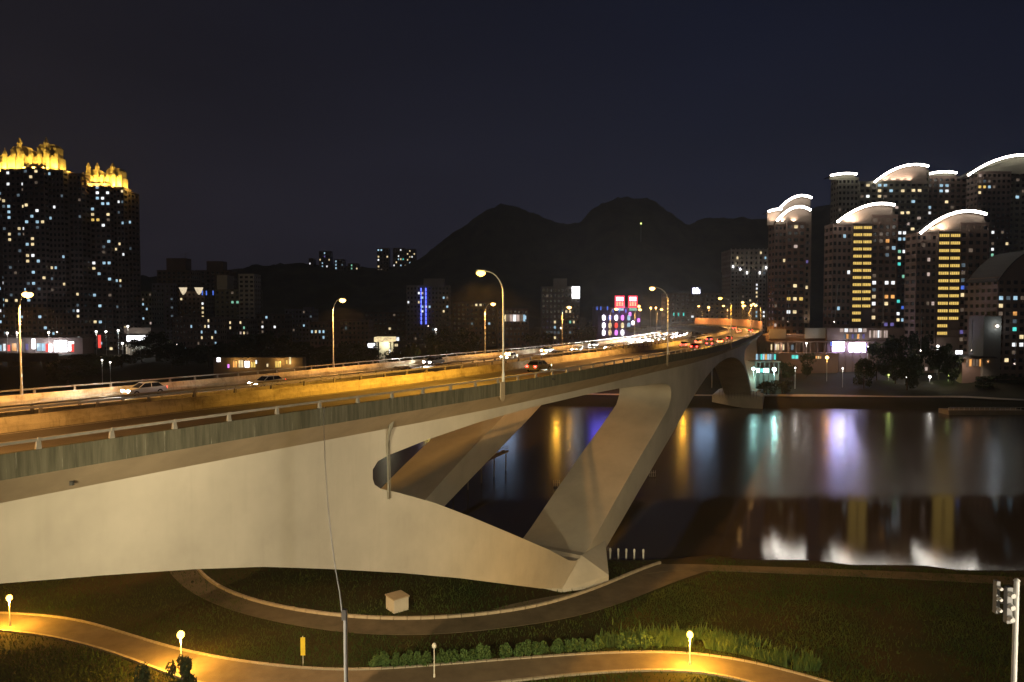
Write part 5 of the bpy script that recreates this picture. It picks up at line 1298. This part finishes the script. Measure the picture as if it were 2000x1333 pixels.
# railing on the far pier base
rp = empty('pier_railing', (0,0,0), 0, 'low railing on the base of the far bridge pier', 'railing')
for k in range(13):
    q = posz(318.5, .2 + k*1.1, 5.1); MB().box(-.06,.06,-.06,.06,-1.6,1.3).build('post', rail_m, rp, loc=q)
MB().tube(posz(318.5,.2,6.3), posz(318.5,13.4,6.3), .05).tube(posz(318.5,.2,5.8), posz(318.5,13.4,5.8), .04).build('handrail', rail_m, rp)

# ------------------------------------------------------------------ traffic
head_m = emit('car_headlight', (1.0,.97,.90), 320); tail_m = emit('car_taillight', (1.0,.03,.02), 30); tyre = mat('tyre', (.02,.02,.02), .9); rim = mat('wheel_rim', (.4,.4,.4), .4, .5, .6)
paints = {n: mat(n+'_car_paint', c, .3, .6) for n, c in (('white',(.75,.75,.73)),('silver',(.42,.43,.45)),('black',(.02,.02,.025)),('red',(.45,.03,.03)),('blue',(.04,.08,.30)),('grey',(.16,.17,.18)),('yellow',(.75,.50,.04)))}
def car_proto():
    Lh, w = 2.25, .88
    mb = MB()
    prof = [(-Lh,.35),(-Lh,.80),(-Lh+.12,.95),(-1.55,1.0),(1.15,.93),(2.05,.78),(Lh,.60),(Lh,.32)]
    rows = []
    for yy, k in ((-w,0),(-w*.97,1),(w*.97,1),(w,0)): rows.append([(x*(1 if k else .985), yy, z*(1 if k else .96)+(0 if k else .01)) for x, z in prof])
    vs = sum(rows, []); n = len(prof); fs = [tuple(range(n)), tuple(range(3*n, 4*n))[::-1]]
    for r_ in range(3):
        for i in range(n): fs.append((r_*n+i, (r_+1)*n+i, (r_+1)*n+(i+1)%n, r_*n+(i+1)%n))
    mb.add(vs, fs)
    mb.box(-1.25,.35,-.66,.66,1.42,1.47)
    for (a, c) in (((-1.30,-.66,1.44),(-1.85,-.80,.97)),((-1.30,.66,1.44),(-1.85,.80,.97)),((.35,-.66,1.44),(1.1,-.80,.93)),((.35,.66,1.44),(1.1,.80,.93)),((-.42,-.67,1.44),(-.40,-.81,.98)),((-.42,.67,1.44),(-.40,.81,.98))): mb.tube(a, c, .035, n=5)
    body = mb
    gl = MB().add([(-1.82,-.79,.96),(1.08,-.79,.93),(1.08,.79,.93),(-1.82,.79,.96),(-1.27,-.64,1.42),(.34,-.64,1.42),(.34,.64,1.42),(-1.27,.64,1.42)], [(4,5,6,7),(0,1,5,4),(1,2,6,5),(2,3,7,6),(3,0,4,7)])
    return body, gl
cb, cg = car_proto()
tmp = [cb.build('t1', paints['white']), cg.build('t2', dark_glass), MB().tube((0,-.10,0),(0,.10,0),.33,n=14).build('t3', tyre), MB().tube((0,-.11,0),(0,.11,0),.19,n=10).build('t4', rim), MB().box(-.05,.05,-.17,.17,-.09,.09).build('t5', head_m), MB().box(-.05,.05,-.15,.15,-.09,.11).build('t6', tail_m)]
CM = [o.data for o in tmp]
for o in tmp: bpy.data.objects.remove(o)
def car(s, u, fwd, paintn, label, group, beam=300):
    p = pos(s, u, -.996); h = heading(s) + (0 if fwd else math.pi)
    c = empty('car', p, h, label, 'car', group)
    inst(CM[0], 'body', (0,0,0), c, mat=paints[paintn]); inst(CM[1], 'windows', (0,0,0), c)
    for x in (-1.35, 1.38):
        for y in (-.80, .80):
            wv = inst(CM[2], 'wheel', (x, y, .33), c); inst(CM[3], 'rim', (0,0,0), wv)
    for y in (-.62, .62):
        inst(CM[4], 'headlight', (2.22, y, .66), c); inst(CM[5], 'taillight', (-2.25, y, .78), c)
    if beam and not fwd:
        l = plight('headlight_beam', (2.35,0,.68), beam, (1.0,.95,.86), .15, c, spot=95, blend=.7); l.rotation_euler = (R(90-7), 0, R(-90))
    return c
# oncoming on the far deck (headlights), lanes u ~ 21.2, 25.8, 30.4
onc = [(82,41.0,'silver','silver oncoming car nearest the left edge of the bridge'),(97,36.6,'white','white oncoming car on the left part of the bridge, middle lane'),(120,32.2,'grey','grey oncoming car beside the median left of centre'),(142,41.0,'black','black oncoming car behind the tall centre lamp pole'),(163,36.6,'white','first oncoming white car right of the centre lamp'),(178,32.2,'silver','silver oncoming car right of centre close to the median'),(196,41.0,'yellow','yellow oncoming taxi-coloured car in the outer lane'),(206,36.6,'grey','grey oncoming car in the middle lane above the near leg'),(221,32.2,'white','white oncoming car above the near leg by the median'),(236,41.0,'black','black oncoming car below the neon building')]
for s, u, pc, lb in onc: car(s+10, u, False, pc, lb, 'oncoming cars on the far deck', 2200)
cols_ = ['white','silver','black','white','grey','blue','white','silver']
k = 0
for s in (288,297,306,315,324,333,343,353,364,376):
    for j, u in enumerate((32.2,36.6,41.0)):
        ss = s + j*3.1 + random.uniform(-1,1)
        row = ['first','second','third','fourth','fifth','sixth','seventh','eighth','ninth','last'][(s-288)//9 if s < 350 else {353:7,364:8,376:9}[s]]
        lane_n = ['inner','middle','outer'][j]
        car(ss, u, False, cols_[k % 8], '%s car in the %s lane of the headlight queue at the bend' % (row, lane_n), 'queue of oncoming cars at the bend', 12000); k += 1
# departing on the near deck (tail lights)
dep = [(131,9.3,'grey','grey departing car above the leg opening, inner lane'),(205,5.0,'red','red departing car in the outer lane over the main span'),(216,9.4,'white','white departing car in the middle over the main span'),(227,5.0,'black','black departing car over the arch crown'),(238,9.4,'silver','silver departing car over the arch crown, inner lane'),(247,4.9,'white','white departing car past the third tall lamp'),(259,9.4,'blue','blue departing car past the third tall lamp, inner lane'),(271,5.0,'grey','grey departing car before the pier in the river'),(352,9.4,'white','white departing car entering the bend'),(366,5.0,'black','black departing car beside the noise barrier'),(402,9.4,'silver','silver departing car far round the bend')]
for s, u, pc, lb in dep: car(s, u, True, pc, lb, 'departing cars on the near deck', 0)

# ------------------------------------------------------------------ added floodlights brightening the facades, standing on the podium and street roofs
for i, (px, Y, z, pw_, tgt) in enumerate(((1540,330,31,26000,(1540,360,60)),(1630,303,31,22000,(1640,330,60)),(1725,300,31,26000,(1725,330,60)),(1800,286,20,22000,(1800,312,60)),(1900,284,20,26000,(1900,312,60)),(1715,395,45,22000,(1715,420,85)),(1640,395,45,12000,(1640,420,85)),(1930,380,45,22000,(1930,405,80)),(1985,268,16,5000,(1985,290,45)),
        (30,365,25,90000,(30,410,60)),(110,365,25,90000,(110,410,60)),(205,378,25,90000,(205,425,60)),(320,520,26,60000,(320,560,45)),(460,470,26,45000,(460,500,40)),(835,465,26,55000,(835,500,45)),(1095,420,26,50000,(1095,450,45)),(1460,560,28,60000,(1460,600,60)))):
    x = X_(px, Y); fx = empty('added_facade_light', (x, Y, z), 0, 'added floodlight on a post below the facade at the %s' % ('first brown tower foot','left stair column tower','middle of the stair column tower','left wing of the right tower','right wing of the right tower','alcove tower terrace','flat arc tower terrace','widest arc tower terrace','right edge building','left golden crown tower','golden crown tower centre','second golden crown tower','mauve tower','pale stepped block','blue striped block','hotel','ribbed tower')[i], 'floodlight', 'added facade floodlights')
    gg = max(4, gz(x, Y) - 1)
    MB().tube((0,0,gg-z),(0,0,-.3),.12,.09,6).build('post', lamp_shell, fx); MB().box(-.4,.4,-.25,.25,-.35,.1).build('housing', lamp_shell, fx)
    plight('lamp_light', (0,.3,.4), pw_*.34, (1.0,.80,.64), .4, fx, spot=115); fx.children[-1].rotation_euler = (Vector((X_(tgt[0],tgt[1]),tgt[1],tgt[2])) - Vector((x,Y,z))).to_track_quat('-Z','Y').to_euler()
# assumed lamps and signs on the left shore, added for reflections under the bridge
far_lamp(1087,706,290,'yellow','assumed amber lamp on the far shore hidden by the deck, mirrored under the bridge',2500,1.0,SG)
far_lamp(1112,702,300,'yellow','second assumed amber lamp on the far shore hidden by the deck',600,.45,SG)
far_lamp(1335,712,292,'yellow','assumed amber lamp on the far shore behind the main span',2500,.9,SG)
for px, py, key, w, lb in ((985,696,'tealb',9,'assumed bluish lit kiosk sign on the shore behind the near leg'),(1178,700,'blue2',10,'assumed violet lit sign on the shore behind the deck'),(1378,706,'cool2',8,'assumed bluish lit sign on the shore seen through the arch')):
    m_ = {'tealb':WL['cool2'],'blue2':WL['blue2'],'cool2':WL['cool2']}[key]
    q = at_y(px, py, 292); o = MB().box(-w/2,w/2,-.3,.3,-1.3,1.3).build('assumed_shore_sign', [m_]); o.location = q  # assumed sign, added for its reflection in the water
    for sx in (-w/3, w/3): MB().tube((sx,0,-1.32),(sx,0,-12),.2).build('post', lamp_shell, o)
    tag(o, lb, 'sign')

# ------------------------------------------------------------------ night air
hz = bpy.data.materials.new('night_haze'); hz.use_nodes = True
ht = hz.node_tree; ht.nodes.clear()
ho = ht.nodes.new('ShaderNodeOutputMaterial'); hv = ht.nodes.new('ShaderNodeVolumePrincipled')
hv.inputs['Color'].default_value = (0.85,0.84,0.86,1); hv.inputs['Density'].default_value = 0.00015; hv.inputs['Anisotropy'].default_value = 0.35
ht.links.new(hv.outputs[0], ho.inputs['Volume'])
tag(MB().box(-1600,1600,-90,4100,-6,230).build('haze', hz), kind='stuff')
